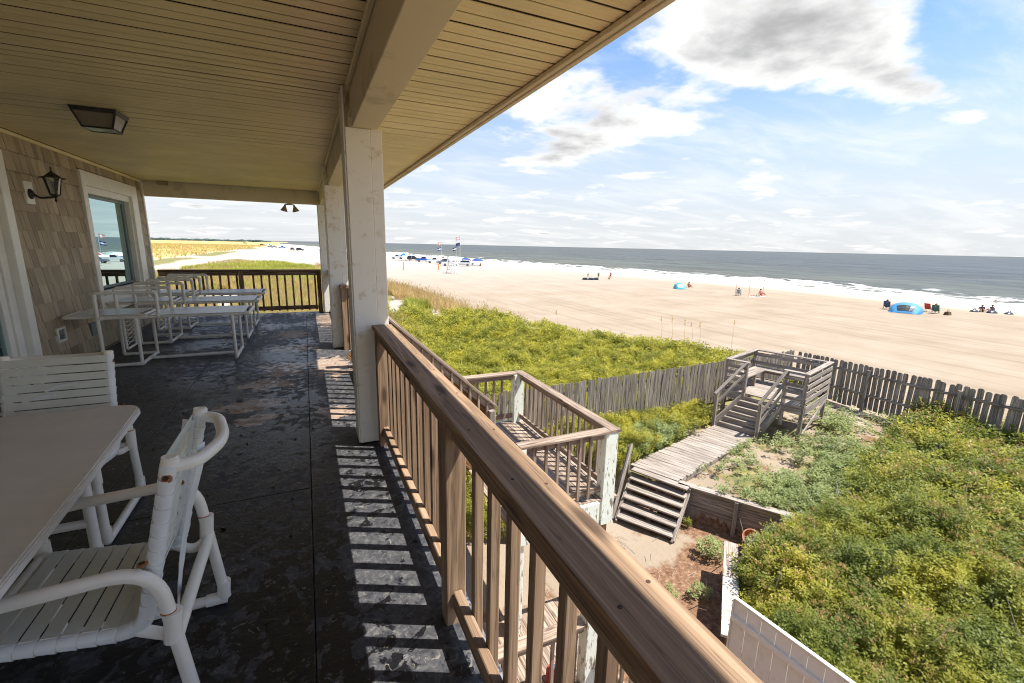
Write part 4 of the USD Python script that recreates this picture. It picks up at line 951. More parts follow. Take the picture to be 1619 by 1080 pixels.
lw.add('top_plank', board((*(L0 + ld_ * 1.27), -3.757), (*(L0 + ld_ * 2.3), -3.757), .24, .04), M['walk'])
for k in range(14):
    c = L0 + ld_ * (.02 + .165 * k)
    lw.add('upright_board', board((*c, -4.5), (*c, -3.777), .155, .04, up=(*ln_, 0)), M['stain'])
for k in range(3):
    c = L0 - ld_ * .03 + ln_ * (.10 + .165 * k)
    lw.add('upright_board', board((*c, -4.5), (*c, -3.80 - .04 * k), .155, .04, up=(*ld_, 0)), M['stain'])
pt = Thing('flower_pot', 'empty terracotta flower pot tipped beside the retaining wall', 'pot', (8.20, 5.55, -4.2))
pot = trimesh.creation.revolve(np.array([(0, 0), (.10, 0), (.155, .24), (.175, .24), (.18, .30), (.160, .30), (.150, .245), (.095, .02), (0, .02)]), sections=28)
pot.apply_transform(trimesh.transformations.rotation_matrix(math.radians(38), (unit([.6, -.8, 0]))))
pot.apply_translation((8.02, 5.42, -4.28)); pt.add('body', pot, M['terra'], smooth=35)

# ------------------------------------------------------------------ porch furniture: loungers
def coupling(p, d, r, l=.05):
    d = unit(d) * l / 2; p = np.asarray(p, float)
    return tube([p - d, p + d], r, 12)


def lounger(label):
    y0, y1, z = 7.17, 7.85, .64; r = .0205; R = .0255
    t = Thing('sun_lounger', label, 'lounger', (-1.6, 7.5, 0), group='white pipe loungers lined up along the wall')
    P = M['pvc']; ym = (y0 + y1) / 2
    for y in (y0, y1):
        t.add('side_rail', [tube([(-2.42, y, z), (-.78, y, z)], r), coupling((-1.96, y, z), (1, 0, 0), R, .07), coupling((-.93, y, z), (1, 0, 0), R, .05), coupling((-2.40, y, z), (1, 0, 0), R, .06)], P, smooth=40)
        t.add('armrest', [tube(fillet([(-2.42, y, .03), (-2.42, y, .955), (-1.80, y, .955), (-1.80, y, z)], .035, 4), r), coupling((-2.37, y, .955), (1, 0, 0), R), coupling((-1.85, y, .955), (1, 0, 0), R),
                        coupling((-1.80, y, .91), (0, 0, 1), R), coupling((-1.80, y, z + .02), (0, 0, 1), R, .06), coupling((-2.42, y, .91), (0, 0, 1), R)], P, smooth=40)
        t.add('leg', [tube([(-2.04, y, z), (-2.04, y, .03)], r), coupling((-2.04, y, z - .03), (0, 0, 1), R, .05)], P, smooth=40)
        t.add('leg', [tube([(-.98, y, z), (-.98, y, .03)], r), coupling((-.98, y, z - .03), (0, 0, 1), R, .05)], P, smooth=40)
        t.add('floor_bar', [tube([(-2.42, y, .0265), (-2.04, y, .0265)], r), coupling((-2.07, y, .0265), (1, 0, 0), R, .05)], P, smooth=40)
    for x in (-2.04, -.98):
        t.add('cross_bar', [tube(fillet([(x, y0, .06), (x, y0, .0265), (x, y1, .0265), (x, y1, .06)], .02, 4), r), coupling((x, y0 + .03, .0265), (0, 1, 0), R), coupling((x, y1 - .03, .0265), (0, 1, 0), R), coupling((x, ym, .0265), (0, 1, 0), R, .06)], P, smooth=40)
    t.add('cross_bar', tube([(-.78, y0, z), (-.78, y1, z)], r), P, smooth=40)
    t.add('cross_bar', tube([(-1.90, y0, z), (-1.90, y1, z)], r), P, smooth=40)
    t.add('floor_bar', tube([(-2.02, ym, .0265), (-.98, ym, .0265)], r), P, smooth=40)
    for y in (y0, y1): t.add('corner_fitting', coupling((-.80, y, z), (1, 0, 0), R, .06), P, smooth=40)
    # flat-lying back, narrower than the bed, its end touching the wall
    a, b = y0 + .055, y1 - .055
    t.add('back_frame', [tube(fillet([(-1.95, a, z + .012), (-2.775, a, z + .012), (-2.775, b, z + .012), (-1.95, b, z + .012)], .05, 5), r), tube([(-1.97, a, z + .012), (-1.97, b, z + .012)], r)], P, smooth=40)
    t.add('back_prop', [tube(fillet([(-2.22, a + .1, z - .01), (-2.22, a + .1, .20), (-2.22, b - .1, .20), (-2.22, b - .1, z - .01)], .03, 4), .014, 10)] +
          [tube([(-2.22, a + .1, .24 + .055 * k), (-2.22, b - .1, .24 + .055 * (k + 1))], .004, 5) for k in range(6)] + [tube([(-2.22, b - .1, .24 + .055 * k), (-2.22, a + .1, .24 + .055 * (k + 1))], .004, 5) for k in range(6)], P, smooth=40)
    for k in range(16):
        x = -1.845 + .0635 * k
        t.add('strap', box(x, y0 - .024, z + .0215, x + .0605, y1 + .024, z + .0255, .001), M['strapw'])
    for k in range(11):
        x = -2.72 + .0635 * k
        t.add('strap', box(x, a - .024, z + .0345, x + .0605, b + .024, z + .0385, .001), M['strapw'])
    return t


lg = lounger('white pipe sun lounger nearest the table, its foot end out on the deck')
lg.copy((-1.6, 8.93, 0), 0, 'white pipe sun lounger in the middle, between two others')
lg.copy((-1.6, 10.21, 0), 0, 'white pipe sun lounger farthest away, close to the end railing')


# ------------------------------------------------------------------ patio chairs and table
def patio_chair(label, loc, rot, near):
    """local: faces +y, feet on the floor"""
    t = Thing('patio_chair', label, 'chair', loc, rot)
    P = M['pvc']; r = .0215; R = .0265; hx = .285
    def A(n, m, mat=None, **k): return t.add(n, m, mat or P, world=False, smooth=40, **k)
    for s in (-1, 1):
        x = s * hx
        A('arm_frame', tube(fillet([(x, .30, .03), (x, .30, .60), (x, -.215, .625), (x, -.275, .03)], .13, 9), r, 16))
        for m_ in (coupling((x, -.238, .40), (0, -.1, 1), R, .11), coupling((x, -.272, .075), (0, -.1, 1), R, .08), coupling((x, .30, .42), (0, 0, 1), R, .10), coupling((x, .30, .07), (0, 0, 1), R, .08)):
            A('coupling', m_)
        A('floor_bar', [tube([(x, .30, .0285), (x, -.275, .0285)], r, 14), coupling((x, -.24, .0285), (0, 1, 0), R, .08)])
        b = A('rusty_bolt', lathe([(0, 0), (.008, 0), (.008, .004), (0, .005)], 10, (0, 0, 0)).apply_transform(trimesh.transformations.translation_matrix((x, -.185, .6225 + r))), M['bolt'])
        t.add('rust_ring', lathe([(.006, 0), (.0155, -.0012), (.014, .0012), (.007, .0022)], 14).apply_transform(trimesh.transformations.translation_matrix((x, -.187, .6222 + r))), M['rust'], under=b, world=False, smooth=True)
        A('rust_line', coupling((x, -.232, .457), (0, -.1, 1), r + .0012, .006), M['rust'])
    A('cross_bar', tube([(-hx, -.243, .355), (hx, -.243, .355)], r, 14))
    A('cross_bar', tube([(-hx, .30, .33), (hx, .30, .33)], r, 14))
    sx = .232
    path = fillet([(0, .26, .425), (0, -.10, .375), (0, -.155, .40), (0, -.28, .95)], .12, 10)
    for s in (-1, 1):
        pp = path + [s * sx, 0, 0]
        A('seat_frame', [tube(pp, r, 16), coupling(pp[-1] - [0, -.003, .012], pp[-1] - pp[-3], r + .003, .05)])
        A('cap_plug', lathe([(0, .004), (.018, .004), (.0225, 0), (.0225, -.01)], 16).apply_transform(trimesh.transformations.translation_matrix(pp[-1] + [0, -.0015, .011])))
        b = A('rusty_bolt', lathe([(0, 0), (.008, 0), (.008, .004), (0, .005)], 10).apply_transform(trimesh.transformations.rotation_matrix(s * PI / 2, (0, 1, 0))).apply_transform(trimesh.transformations.translation_matrix((s * (sx + .0245), -.270, .905))), M['bolt'])
        t.add('rust_ring', lathe([(.006, 0), (.0155, -.0012), (.014, .0012), (.007, .0022)], 14).apply_transform(trimesh.transformations.rotation_matrix(s * PI / 2, (0, 1, 0))).apply_transform(trimesh.transformations.translation_matrix((s * (sx + .0232), -.271, .900))), M['rust'], under=b, world=False, smooth=True)
    A('top_bar', tube(fillet([(-sx, -.275, .930), (-sx * .88, -.345, .925), (0, -.395, .91), (sx * .88, -.345, .925), (sx, -.275, .930)], .11, 8), r, 16))
    A('seat_bar', tube(fillet([(-sx, .255, .424), (-sx, .285, .424), (sx, .285, .424), (sx, .255, .424)], .02, 4), r, 14))
    for s in (-1, 1): A('seat_hanger', tube(fillet([(s * sx, -.12, .38), (s * sx, -.20, .33), (s * hx, -.245, .36)], .06, 6), r * .9, 12))
    # arc-length samples along the seat frame for the straps
    seg = np.r_[0, np.cumsum(np.linalg.norm(np.diff(path, axis=0), axis=1))]
    def at(d):
        p = np.array([np.interp(d, seg, path[:, i]) for i in range(3)]); q = np.array([np.interp(min(d + .004, seg[-1]), seg, path[:, i]) for i in range(3)]); q0 = np.array([np.interp(max(d - .004, 0), seg, path[:, i]) for i in range(3)])
        tg = unit(q - q0); n = np.cross([1, 0, 0], tg); n = -n if n[2] < 0 and abs(n[2]) > .3 else n
        if n[1] < 0 and abs(n[2]) <= .5: n = -n
        return p, tg, n
    d = .028; k = 0
    while d < seg[-1] - .022:
        p, tg, n = at(d); rr = r + .003
        back = p[2] > .47
        broken = near and back and (k % 3 == 0) and k > 10 and False
        flat = board(p + np.array([-sx, 0, 0]) + n * (rr - .0005), p + np.array([sx, 0, 0]) + n * (rr - .0005), .043, .004, up=n, ch=.001)
        if not broken: t.add('strap', flat, M['strap'], world=False)
        for s in (-1, 1):
            a0 = at(d - .0225)[0]; a1 = at(d + .0225)[0]; o = np.array([s * sx, 0, 0])
            t.add('strap_wrap', tube([a0 + o, a0 + o + (a1 - a0) * .02, p + o, a1 + o - (a1 - a0) * .02, a1 + o], [r + .0005, r + .0022, r + .0030, r + .0050, r + .0008], 14, caps=False), M['strapw'], world=False, smooth=50)
        d += .0485; k += 1
    return t, at, sx


cB, atB, sx = patio_chair('white strap patio chair right of the grey table, loose strap hanging from its back', (-.715, 1.868, 0), PI / 2, True)
# the loose strap with eyelets hanging from the top bar
def ribbon(pts, nrm, w, th=.0025):
    pts = np.asarray(pts, float); w = np.broadcast_to(w, (len(pts),)); tg = np.gradient(pts, axis=0); v, f = [], []
    for i, p in enumerate(pts):
        s_ = unit(np.cross(tg[i], nrm)); n = unit(np.cross(s_, tg[i]))
        v += [p - s_ * w[i] / 2 - n * th / 2, p + s_ * w[i] / 2 - n * th / 2, p + s_ * w[i] / 2 + n * th / 2, p - s_ * w[i] / 2 + n * th / 2]
    for i in range(len(pts) - 1):
        for j in range(4):
            a, b = 4 * i + j, 4 * i + (j + 1) % 4; f += [(a, b, a + 4), (b, b + 4, a + 4)]
    e = 4 * (len(pts) - 1); f += [(0, 2, 1), (0, 3, 2), (e, e + 1, e + 2), (e, e + 2, e + 3)]
    return np.array(v), np.array(f), None


cB.add('loose_strap', ribbon(fillet([(-.13, -.345, .955), (-.125, -.335, .88), (-.050, -.250, .62), (-.052, -.205, .38), (.0, -.17, .20)], .1, 6), (.7, 1, .1), [.030] * 8 + [.022] * 6 + [.016] * 3 + [.010] * 3), M['strapw'], world=False, smooth=30)
for s_ in (1,):
    eb = cB.add('eyelet_band', ribbon([(s_ * (sx - .028), -.125, .42), (s_ * (sx - .026), -.165, .55), (s_ * (sx - .026), -.20, .72), (s_ * (sx - .026), -.245, .93)], (1, 0, 0), .042), M['strapw'], world=False)
    for k in range(7):
        z = .47 + .065 * k; y = np.interp(z, [.42, .55, .72, .93], [-.125, -.165, -.20, -.245])
        cB.add('eyelet', lathe([(.005, -.003), (.0125, -.003), (.0125, .003), (.005, .003)], 12).apply_transform(trimesh.transformations.rotation_matrix(PI / 2, (0, 1, 0))).apply_transform(trimesh.transformations.translation_matrix((s_ * (sx - .027), y, z))), M['rust'] if k == 3 else M['strap'], under=eb, world=False)
        cB.add('hole', lathe([(0, -.0034), (.0055, -.0034), (.0055, .0034), (0, .0034)], 10).apply_transform(trimesh.transformations.rotation_matrix(PI / 2, (0, 1, 0))).apply_transform(trimesh.transformations.translation_matrix((s_ * (sx - .027), y, z))), M['bolt'], under=eb, world=False)
cA, _, _ = patio_chair('white strap patio chair beyond the far end of the grey table', (-1.365, 3.145, 0), PI, False)
for k in range(4):
    x = -.10 + .11 * k
    cA.add('torn_strap', ribbon([(x, -.18 - .02 * k, .80 - .06 * k), (x + .09, -.185 - .016 * k, .79 - .06 * k), (x + .15, -.19 - .014 * k, .765 - .06 * k)], (0, 1, 0), .016), M['strapw'], world=False)

tb = Thing('patio_table', 'grey topped patio table with pale rounded rim in the lower left corner', 'table', (-1.45, 2.1, 0))
from shapely.geometry import Polygon
outl = Polygon([(-2.05, 1.02), (-.83, 1.02), (-.80, 1.45), (-.835, 2.2), (-.89, 2.98), (-.93, 3.06), (-1.02, 3.075), (-2.05, 3.06)]).buffer(-.06).buffer(.06)
top = trimesh.creation.extrude_polygon(outl.buffer(-.012), .005, engine='earcut'); top.apply_translation((0, 0, .7155))
rim = []
for off, z0, z1 in ((0, .690, .712), (-.004, .686, .6899), (-.004, .7121, .7160)):
    m_ = trimesh.creation.extrude_polygon(outl.buffer(off), z1 - z0, engine='earcut'); m_.apply_translation((0, 0, z0)); rim.append(m_)
tb.add('rim', rim, M['tableedge']); tb.add('table_top', top, M['table'])
for (x, y) in ((-1.08, 1.35), (-1.08, 2.72), (-1.85, 1.35), (-1.85, 2.72)):
    tb.add('leg', [tube([(x, y, .0), (x, y, .686)], .024, 14), coupling((x, y, .04), (0, 0, 1), .029, .08), coupling((x, y, .64), (0, 0, 1), .029, .09)], M['pvc'], smooth=40)
for y in (1.35, 2.72): tb.add('cross_bar', tube([(-1.85, y, .22), (-1.08, y, .22)], .022, 14), M['pvc'], smooth=40)
tb.add('cross_bar', tube([(-1.465, 1.35, .22), (-1.465, 2.72, .22)], .022, 14), M['pvc'], smooth=40)

# ------------------------------------------------------------------ lamps and fittings
def frustum(b0, b1, z0, z1, c):
    """four-sided tapering solid; b0, b1 half sizes (x, y) at z0, z1"""
    v = [(sx_ * b[0], sy_ * b[1], z) for b, z in ((b0, z0), (b1, z1)) for sx_, sy_ in ((-1, -1), (1, -1), (1, 1), (-1, 1))]
    m_ = trimesh.Trimesh(np.array(v), [(0, 2, 1), (0, 3, 2), (4, 5, 6), (4, 6, 7), (0, 1, 5), (0, 5, 4), (1, 2, 6), (1, 6, 5), (2, 3, 7), (2, 7, 6), (3, 0, 4), (3, 4, 7)], process=False)
    m_.apply_translation(c); return m_


cl = Thing('ceiling_lamp', 'black box lantern with smoky panes fixed flat under the porch ceiling', 'lamp', (-1.56, 5.56, CEIL))
cx, cy = -1.60, 5.52
cl.add('back_plate', frustum((.155, .155), (.165, .165), -.035, -.002, (cx, cy, CEIL)), M['black'])
for k in range(4):
    a = k * PI / 2; c_, s_ = math.cos(a), math.sin(a)
    rot = lambda p: (cx + p[0] * c_ - p[1] * s_, cy + p[0] * s_ + p[1] * c_, CEIL + p[2])
    cl.add('frame_bar', board(rot((.150, .150, -.03)), rot((.105, .105, -.155)), .016, .016, up=(1, .1, .2)), M['black'])
    cl.add('frame_bar', board(rot((.108, -.108, -.155)), rot((.108, .108, -.155)), .016, .014), M['black'])
    q = [rot((.147, -.142, -.036)), rot((.147, .142, -.036)), rot((.106, .10, -.150)), rot((.106, -.10, -.150))]
    cl.add('pane', trimesh.Trimesh(np.array(q + [tuple(np.array(p) - np.array([c_, s_, 0]) * .003) for p in q]), [(0, 1, 2), (0, 2, 3), (4, 6, 5), (4, 7, 6), (0, 4, 5), (0, 5, 1), (1, 5, 6), (1, 6, 2), (2, 6, 7), (2, 7, 3), (3, 7, 4), (3, 4, 0)], process=False), M['frost'])
cl.add('bottom_pane', frustum((.10, .10), (.10, .10), -.158, -.154, (cx, cy, CEIL)), M['frost'])

wl = Thing('wall_lantern', 'black coach lantern on a curved arm on the shingled wall beside the door', 'lamp', (-2.8, 7.16, 2.1))
wy = 7.15
wl.add('mounting_block', box(-2.845, wy - .085, 1.99, -2.815, wy + .085, 2.235, .008), M['trim'])
wl.add('back_plate', lathe([(0, 0), (.058, 0), (.055, .012), (.03, .03), (0, .034)], 20).apply_transform(trimesh.transformations.rotation_matrix(PI / 2, (0, 1, 0))).apply_transform(trimesh.transformations.translation_matrix((-2.814, wy, 2.10))), M['black'], smooth=40)
wl.add('arm', tube(fillet([(-2.79, wy, 2.10), (-2.74, wy, 2.06), (-2.62, wy, 2.075), (-2.60, wy, 2.105)], .05, 6), .0125, 10), M['black'], smooth=50)
lx = -2.60
wl.add('finial', lathe([(0, 2.02), (.008, 2.025), (.014, 2.045), (.006, 2.06), (.02, 2.085), (.045, 2.095), (.05, 2.108), (0, 2.108)], 14, (lx, wy, 0)), M['black'], smooth=40)
wl.add('roof', [lathe([(0, 2.415), (.006, 2.41), (.010, 2.385), (.006, 2.37), (.018, 2.355), (.055, 2.325), (.085, 2.30), (.128, 2.292), (.125, 2.285), (.07, 2.288), (0, 2.29)], 6, (lx, wy, 0))], M['black'])
for k in range(6):
    a = k * PI / 3; wl.add('cage_bar', board((lx + .048 * math.cos(a), wy + .048 * math.sin(a), 2.105), (lx + .082 * math.cos(a), wy + .082 * math.sin(a), 2.29), .007, .007), M['black'])
wl.add('glass', lathe([(.045, 2.108), (.078, 2.286), (.076, 2.286), (.043, 2.108), (.045, 2.108)], 6, (lx, wy, 0)), M['lampglass'])
wl.add('bulb', lathe([(0, 2.12), (.014, 2.12), (.014, 2.16), (.028, 2.19), (.026, 2.23), (.010, 2.25), (0, 2.252)], 14, (lx, wy, 0)), M['lamp'], smooth=True)

ob = Thing('outlet_box', 'small white framed vent plate low on the shingles below the lantern', 'vent', (-2.81, 7.26, .44))
ob.add('frame', [box(-2.85, 7.15, .355, -2.808, 7.18, .535, .003), box(-2.85, 7.34, .355, -2.808, 7.37, .535, .003), box(-2.85, 7.1805, .505, -2.809, 7.3395, .535, .003), box(-2.85, 7.1805, .355, -2.809, 7.3395, .385, .003)], M['trim'])
ob.add('louvre', [box(-2.84, 7.181, .39 + .0225 * k, -2.822, 7.339, .405 + .0225 * k, .001) for k in range(5)], M['teal'])
ob2 = Thing('outlet_box', 'small dark vent plate low on the shingles, half hidden behind the nearest lounger', 'vent', (-2.81, 8.0, .35))
ob2.add('frame', box(-2.85, 8.10, .26, -2.811, 8.28, .44, .003), M['teal'])
sk = Thing('speaker', 'small grey box mounted under the ceiling by the far beam', 'fitting', (-2.5, 11.3, CEIL))
sk.add('housing', box(-2.56, 11.28, CEIL - .075, -2.40, 11.42, CEIL - .002, .01), M['bronze'])
fl = Thing('flood_lamp', 'pair of small bronze flood lamps hanging from the far beam', 'lamp', (-.25, 11.5, BEAM))
fl.add('base', lathe([(0, 0), (.05, 0), (.05, -.025), (0, -.03)], 16, (-.25, 11.52, BEAM - .001)), M['bronze'], smooth=40)
for s_ in (-1, 1):
    R_ = trimesh.transformations.rotation_matrix(s_ * math.radians(-14), (0, 1, 0))
    fl.add('lamp_head', lathe([(0, 0), (.016, 0), (.024, -.045), (.034, -.06), (.075, -.15), (.066, -.153), (.02, -.07), (0, -.07)], 16).apply_transform(R_).apply_transform(trimesh.transformations.translation_matrix((-.25 + s_ * .085, 11.51, BEAM - .02))), M['bronze'], smooth=40)
    fl.add('arm', tube([(-.25 + s_ * .02, 11.515, BEAM - .02), (-.25 + s_ * .085, 11.51, BEAM - .022)], .012, 8), M['bronze'], smooth=40)

# ------------------------------------------------------------------ plants
from scipy.spatial import cKDTree


def leaf_cluster(n, rad, ll, lw, seed, upright=.4, tips=0):
    """a ball of n folded leaves"""
    g = np.random.default_rng(seed); v, f = [], []
    for k in range(n):
        d = unit(g.normal(size=3) * [1, 1, .8] + [0, 0, .35]); c = d * rad * g.uniform(.35, 1.0)
        ax = unit(d * .8 + g.normal(size=3) * .6 + [0, 0, upright]); s = unit(np.cross(ax, g.normal(size=3))); nrm = np.cross(s, ax)
        L, W = ll * g.uniform(.7, 1.25), lw * g.uniform(.75, 1.2)
        b = len(v); v += [c, c + ax * L * .5 + s * W / 2 + nrm * W * .18, c + ax * L, c + ax * L * .5 - s * W / 2 + nrm * W * .18]
        f += [(b, b + 1, b + 2), (b, b + 2, b + 3)]
    return np.array(v), np.array(f)


def grass_tuft(n, h, w, spread, seed, plume=0):
    g = np.random.default_rng(seed); v, f = [], []
    for k in range(n):
        a = g.uniform(0, 2 * PI); r = spread * g.uniform(0, .5); p = np.array([r * math.cos(a), r * math.sin(a), 0]); H = h * g.uniform(.6, 1.15); lean = spread * g.uniform(.4, 1.6); ln = np.array([math.cos(a), math.sin(a), 0]); s = np.array([-math.sin(a), math.cos(a), 0])
        W = w * g.uniform(.7, 1.3); b = len(v)
        v += [p - s * W / 2, p + s * W / 2, p + ln * lean * .35 + [0, 0, H * .6] - s * W * .4, p + ln * lean * .35 + [0, 0, H * .6] + s * W * .4, p + ln * lean + [0, 0, H]]
        f += [(b, b + 1, b + 3), (b, b + 3, b + 2), (b + 2, b + 3, b + 4)]
        if plume and k % 3 == 0:
            q = v[-1]
            for j in range(7):
                t_ = j / 6; c = q + [ln[0] * t_ * .06, ln[1] * t_ * .06, t_ * .16 * plume]; o = g.normal(size=3) * .014; b = len(v)
                v += [c - s * .012 + o, c + s * .012 + o, c + o + [0, 0, .05]]; f.append((b, b + 1, b + 2))
    return np.array(v), np.array(f)


def scatter(name, protos, mats, pos, scale, idx=None, tilt=.35, label=None):
    path = numbered('/World/' + name)
    pi = UsdGeom.PointInstancer.Define(stage, path); rel = []
    for k, (m, mt) in enumerate(zip(protos, mats)):
        pp = path + '/' + ('leaf_cluster' if k == 0 else 'leaf_cluster_%03d' % k)
        usdkit.mesh(stage, pp, m, mt, smooth=False); rel.append(Sdf.Path(pp))
    pi.CreatePrototypesRel().SetTargets(rel); n = len(pos)
    pi.CreatePositionsAttr(Vt.Vec3fArray.FromNumpy(np.asarray(pos, np.float32)))
    pi.CreateProtoIndicesAttr(Vt.IntArray.FromNumpy(np.asarray(idx if idx is not None else rng.integers(0, len(protos), n), np.int32)))
    sc = np.asarray(scale, np.float32); pi.CreateScalesAttr(Vt.Vec3fArray.FromNumpy(np.repeat(sc[:, None], 3, 1)))
    az = rng.uniform(0, 2 * PI, n); tl = rng.uniform(0, tilt, n); ta = rng.uniform(0, 2 * PI, n)
    q = np.stack([np.cos(az / 2), 0 * az, 0 * az, np.sin(az / 2)], 1); h = np.sin(tl / 2); r = np.stack([np.cos(tl / 2), h * np.cos(ta), h * np.sin(ta), 0 * az], 1)
    w = np.stack([r[:, 0] * q[:, 0] - r[:, 1] * q[:, 1] - r[:, 2] * q[:, 2] - r[:, 3] * q[:, 3], r[:, 0] * q[:, 1] + r[:, 1] * q[:, 0] + r[:, 2] * q[:, 3] - r[:, 3] * q[:, 2],
                  r[:, 0] * q[:, 2] - r[:, 1] * q[:, 3] + r[:, 2] * q[:, 0] + r[:, 3] * q[:, 1], r[:, 0] * q[:, 3] + r[:, 1] * q[:, 2] - r[:, 2] * q[:, 1] + r[:, 3] * q[:, 0]], 1)
    pi.CreateOrientationsAttr(Vt.QuathArray.FromNumpy(w[:, [1, 2, 3, 0]].astype(np.float16)))
    setdata(pi.GetPrim(), kind='stuff', label=label, category=None)
    return path


def mounds(x, y, cx, cy, R, H, k=6, rough=1.0):
    d, i = cKDTree(np.stack([cx, cy], 1)).query(np.stack([x, y], 1), k=k)
    m = (H[i] * np.sqrt(np.clip(1 - (d / R[i]) ** 2, 0, 1))).max(1); P = np.stack([x, y, 0 * x], -1); h = H.mean()
    return m * (1 - rough * .8 * np.clip(meshkit.fbm(P * 2.6, 3, 15) - .36, 0, 1)) * (.55 + .9 * meshkit.noise(P * 1.1, 17)) + rough * h * .7 * (meshkit.fbm(P * 6.0, 3, 19) - .45)


def view_ok(x, y, pad=4.0):
    """keeps what the photo or a step to its side could see"""
    d = np.hypot(x, y); b = np.degrees(np.arctan2(x, y))
    return (b > -32 - 40 / np.maximum(d, 1)) & (b < 84 + 60 / np.maximum(d, 1))


def candidates(x0, x1, y0, y1, dens, dmin):
    """points whose density falls with the square of the distance beyond dmin"""
    n = int((x1 - x0) * (y1 - y0) * dens); x, y = rng.uniform(x0, x1, n), rng.uniform(y0, y1, n); d = np.sqrt(x * x + y * y + 25)
    ok = (rng.random(n) < np.minimum(1, (dmin / d) ** 2)) & view_ok(x, y); return x[ok], y[ok], d[ok]


def sprig(n, seed, leaf=.20, wide=.5, splay=.32, tip=False):
    """one leafy shoot, about one unit tall; leaves stand off a slightly bent stem in whorls, closer towards the top"""
    g = np.random.default_rng(seed); v, f = [], []; bend = g.normal(size=2) * .16
    for k in range(n):
        t_ = 1 - .82 * (k / n) ** 1.15; c = np.array([bend[0] * t_ ** 2, bend[1] * t_ ** 2, t_]); a = k * 2.4 + g.uniform(-.4, .4); out = np.array([math.cos(a), math.sin(a), 0]); c = c + out * splay * g.uniform(.05, .75) * (1 - t_ * .55)
        ax = unit(out * g.uniform(.6, 1.1) + [0, 0, g.uniform(-.25, .55) + .3 * (t_ > .9)]); s = unit(np.cross(ax, [0, 0, 1]) + g.normal(size=3) * .25); nr = np.cross(s, ax); L = leaf * g.uniform(.7, 1.25) * (1 - .25 * (t_ > .93)); W = L * wide; b = len(v)
        v += [c, c + ax * L * .5 + s * W / 2 + nr * W * .15, c + ax * L, c + ax * L * .5 - s * W / 2 + nr * W * .15]; f += [(b, b + 1, b + 2), (b, b + 2, b + 3)]
    return np.array(v), np.array(f)


LC = [sprig(24, s, .24, .55, .42) for s in (1, 2, 3, 4)]
LB = [sprig(34, s, .165, .60, .38) for s in (11, 12, 13, 14)]
LT = [leaf_cluster(16, .42, .30, .15, s, upright=1.2) for s in (21, 22)]
LY = [sprig(18, s, .33, .56, .40) for s in (31, 32)]

# low bushes over the dune, beyond the left fence
cx, cy = rng.uniform(-14, 24, 3200), rng.uniform(7.5, 60, 3200); Rm, Hm = rng.uniform(.6, 1.3, 3200), rng.uniform(.17, .44, 3200)
xs1, ys1, d1 = candidates(-14, 22, 11.0, 62, 330, 12.0)
vm = veg_mask(xs1, ys1); gz = edge_x(ys1) - xs1; vm = vm * (1 - .93 * ((ys1 > 31) & (gz < 3.6 + 1.6 * meshkit.noise(np.stack([xs1 * .6, ys1 * .3, 0 * xs1], -1), 88)))); ok = vm > rng.uniform(.35, .8, len(vm)); xs1, ys1, d1 = xs1[ok], ys1[ok], d1[ok]
mo = mounds(xs1, ys1, cx, cy, Rm, Hm) * smoothstep(.5, 2.5, edge_x(ys1) - xs1 + .8) + .06
keep = mo > .10; xs1, ys1, d1, mo = xs1[keep], ys1[keep], d1[keep], mo[keep]
zz = height(xs1, ys1) + mo * (1 - .75 * rng.random(len(mo)) ** 2.0) - .012 * d1
far_left = (xs1 < 3) & (ys1 > 14)
tw = []
for k in rng.integers(0, len(xs1), 420):
    if d1[k] < 30 and not far_left[k]:
        b = np.array([xs1[k], ys1[k], zz[k] + .08]); q = b + [rng.uniform(-.3, .3), rng.uniform(-.3, .3), rng.uniform(.12, .34)]; tw.append(tube(np.array([b, (b + q) / 2 + rng.normal(size=3) * .03, q]), [.011, .008, .004], 4, caps=False))
single('dune_twigs', tw, M['stem'], kind='stuff')
sc1 = .0185 * d1 * rng.uniform(.6, 1.4, len(d1))
sel = ~far_left
scatter('dune_bushes', LC, [M['leaf']] * 4, np.stack([xs1, ys1, zz], 1)[sel], sc1[sel], tilt=.7)
# same kind of bushes on the near side of the fence, left of the boardwalk
x, y, d = candidates(2.5, 11.5, 7.6, 10.9, 330, 12.0)
lim = 8.35 + (x - 7.5) * .262; ok = (y > lim + .12 * rng.normal(size=len(x))) & ((x < 10.4) | (y > 9.3)) & (y < 10.15 + .047 * (x - 1)) & (rng.random(len(x)) < .9)
dry = np.hypot(x - 9.0, (y - 9.55) * 1.4) < .75
ok &= ~(dry & (rng.random(len(x)) < .8)); x, y, d = x[ok], y[ok], d[ok]
mo = mounds(x, y, cx, cy, Rm * .8, Hm * 1.15) + .05
scatter('dune_bushes', LC, [M['leaf']] * 4, np.stack([x, y, height(x, y) + mo * (1 - .7 * rng.random(len(x)) ** 2.0) - .09], 1), .0175 * d * rng.uniform(.6, 1.3, len(d)), tilt=.7)
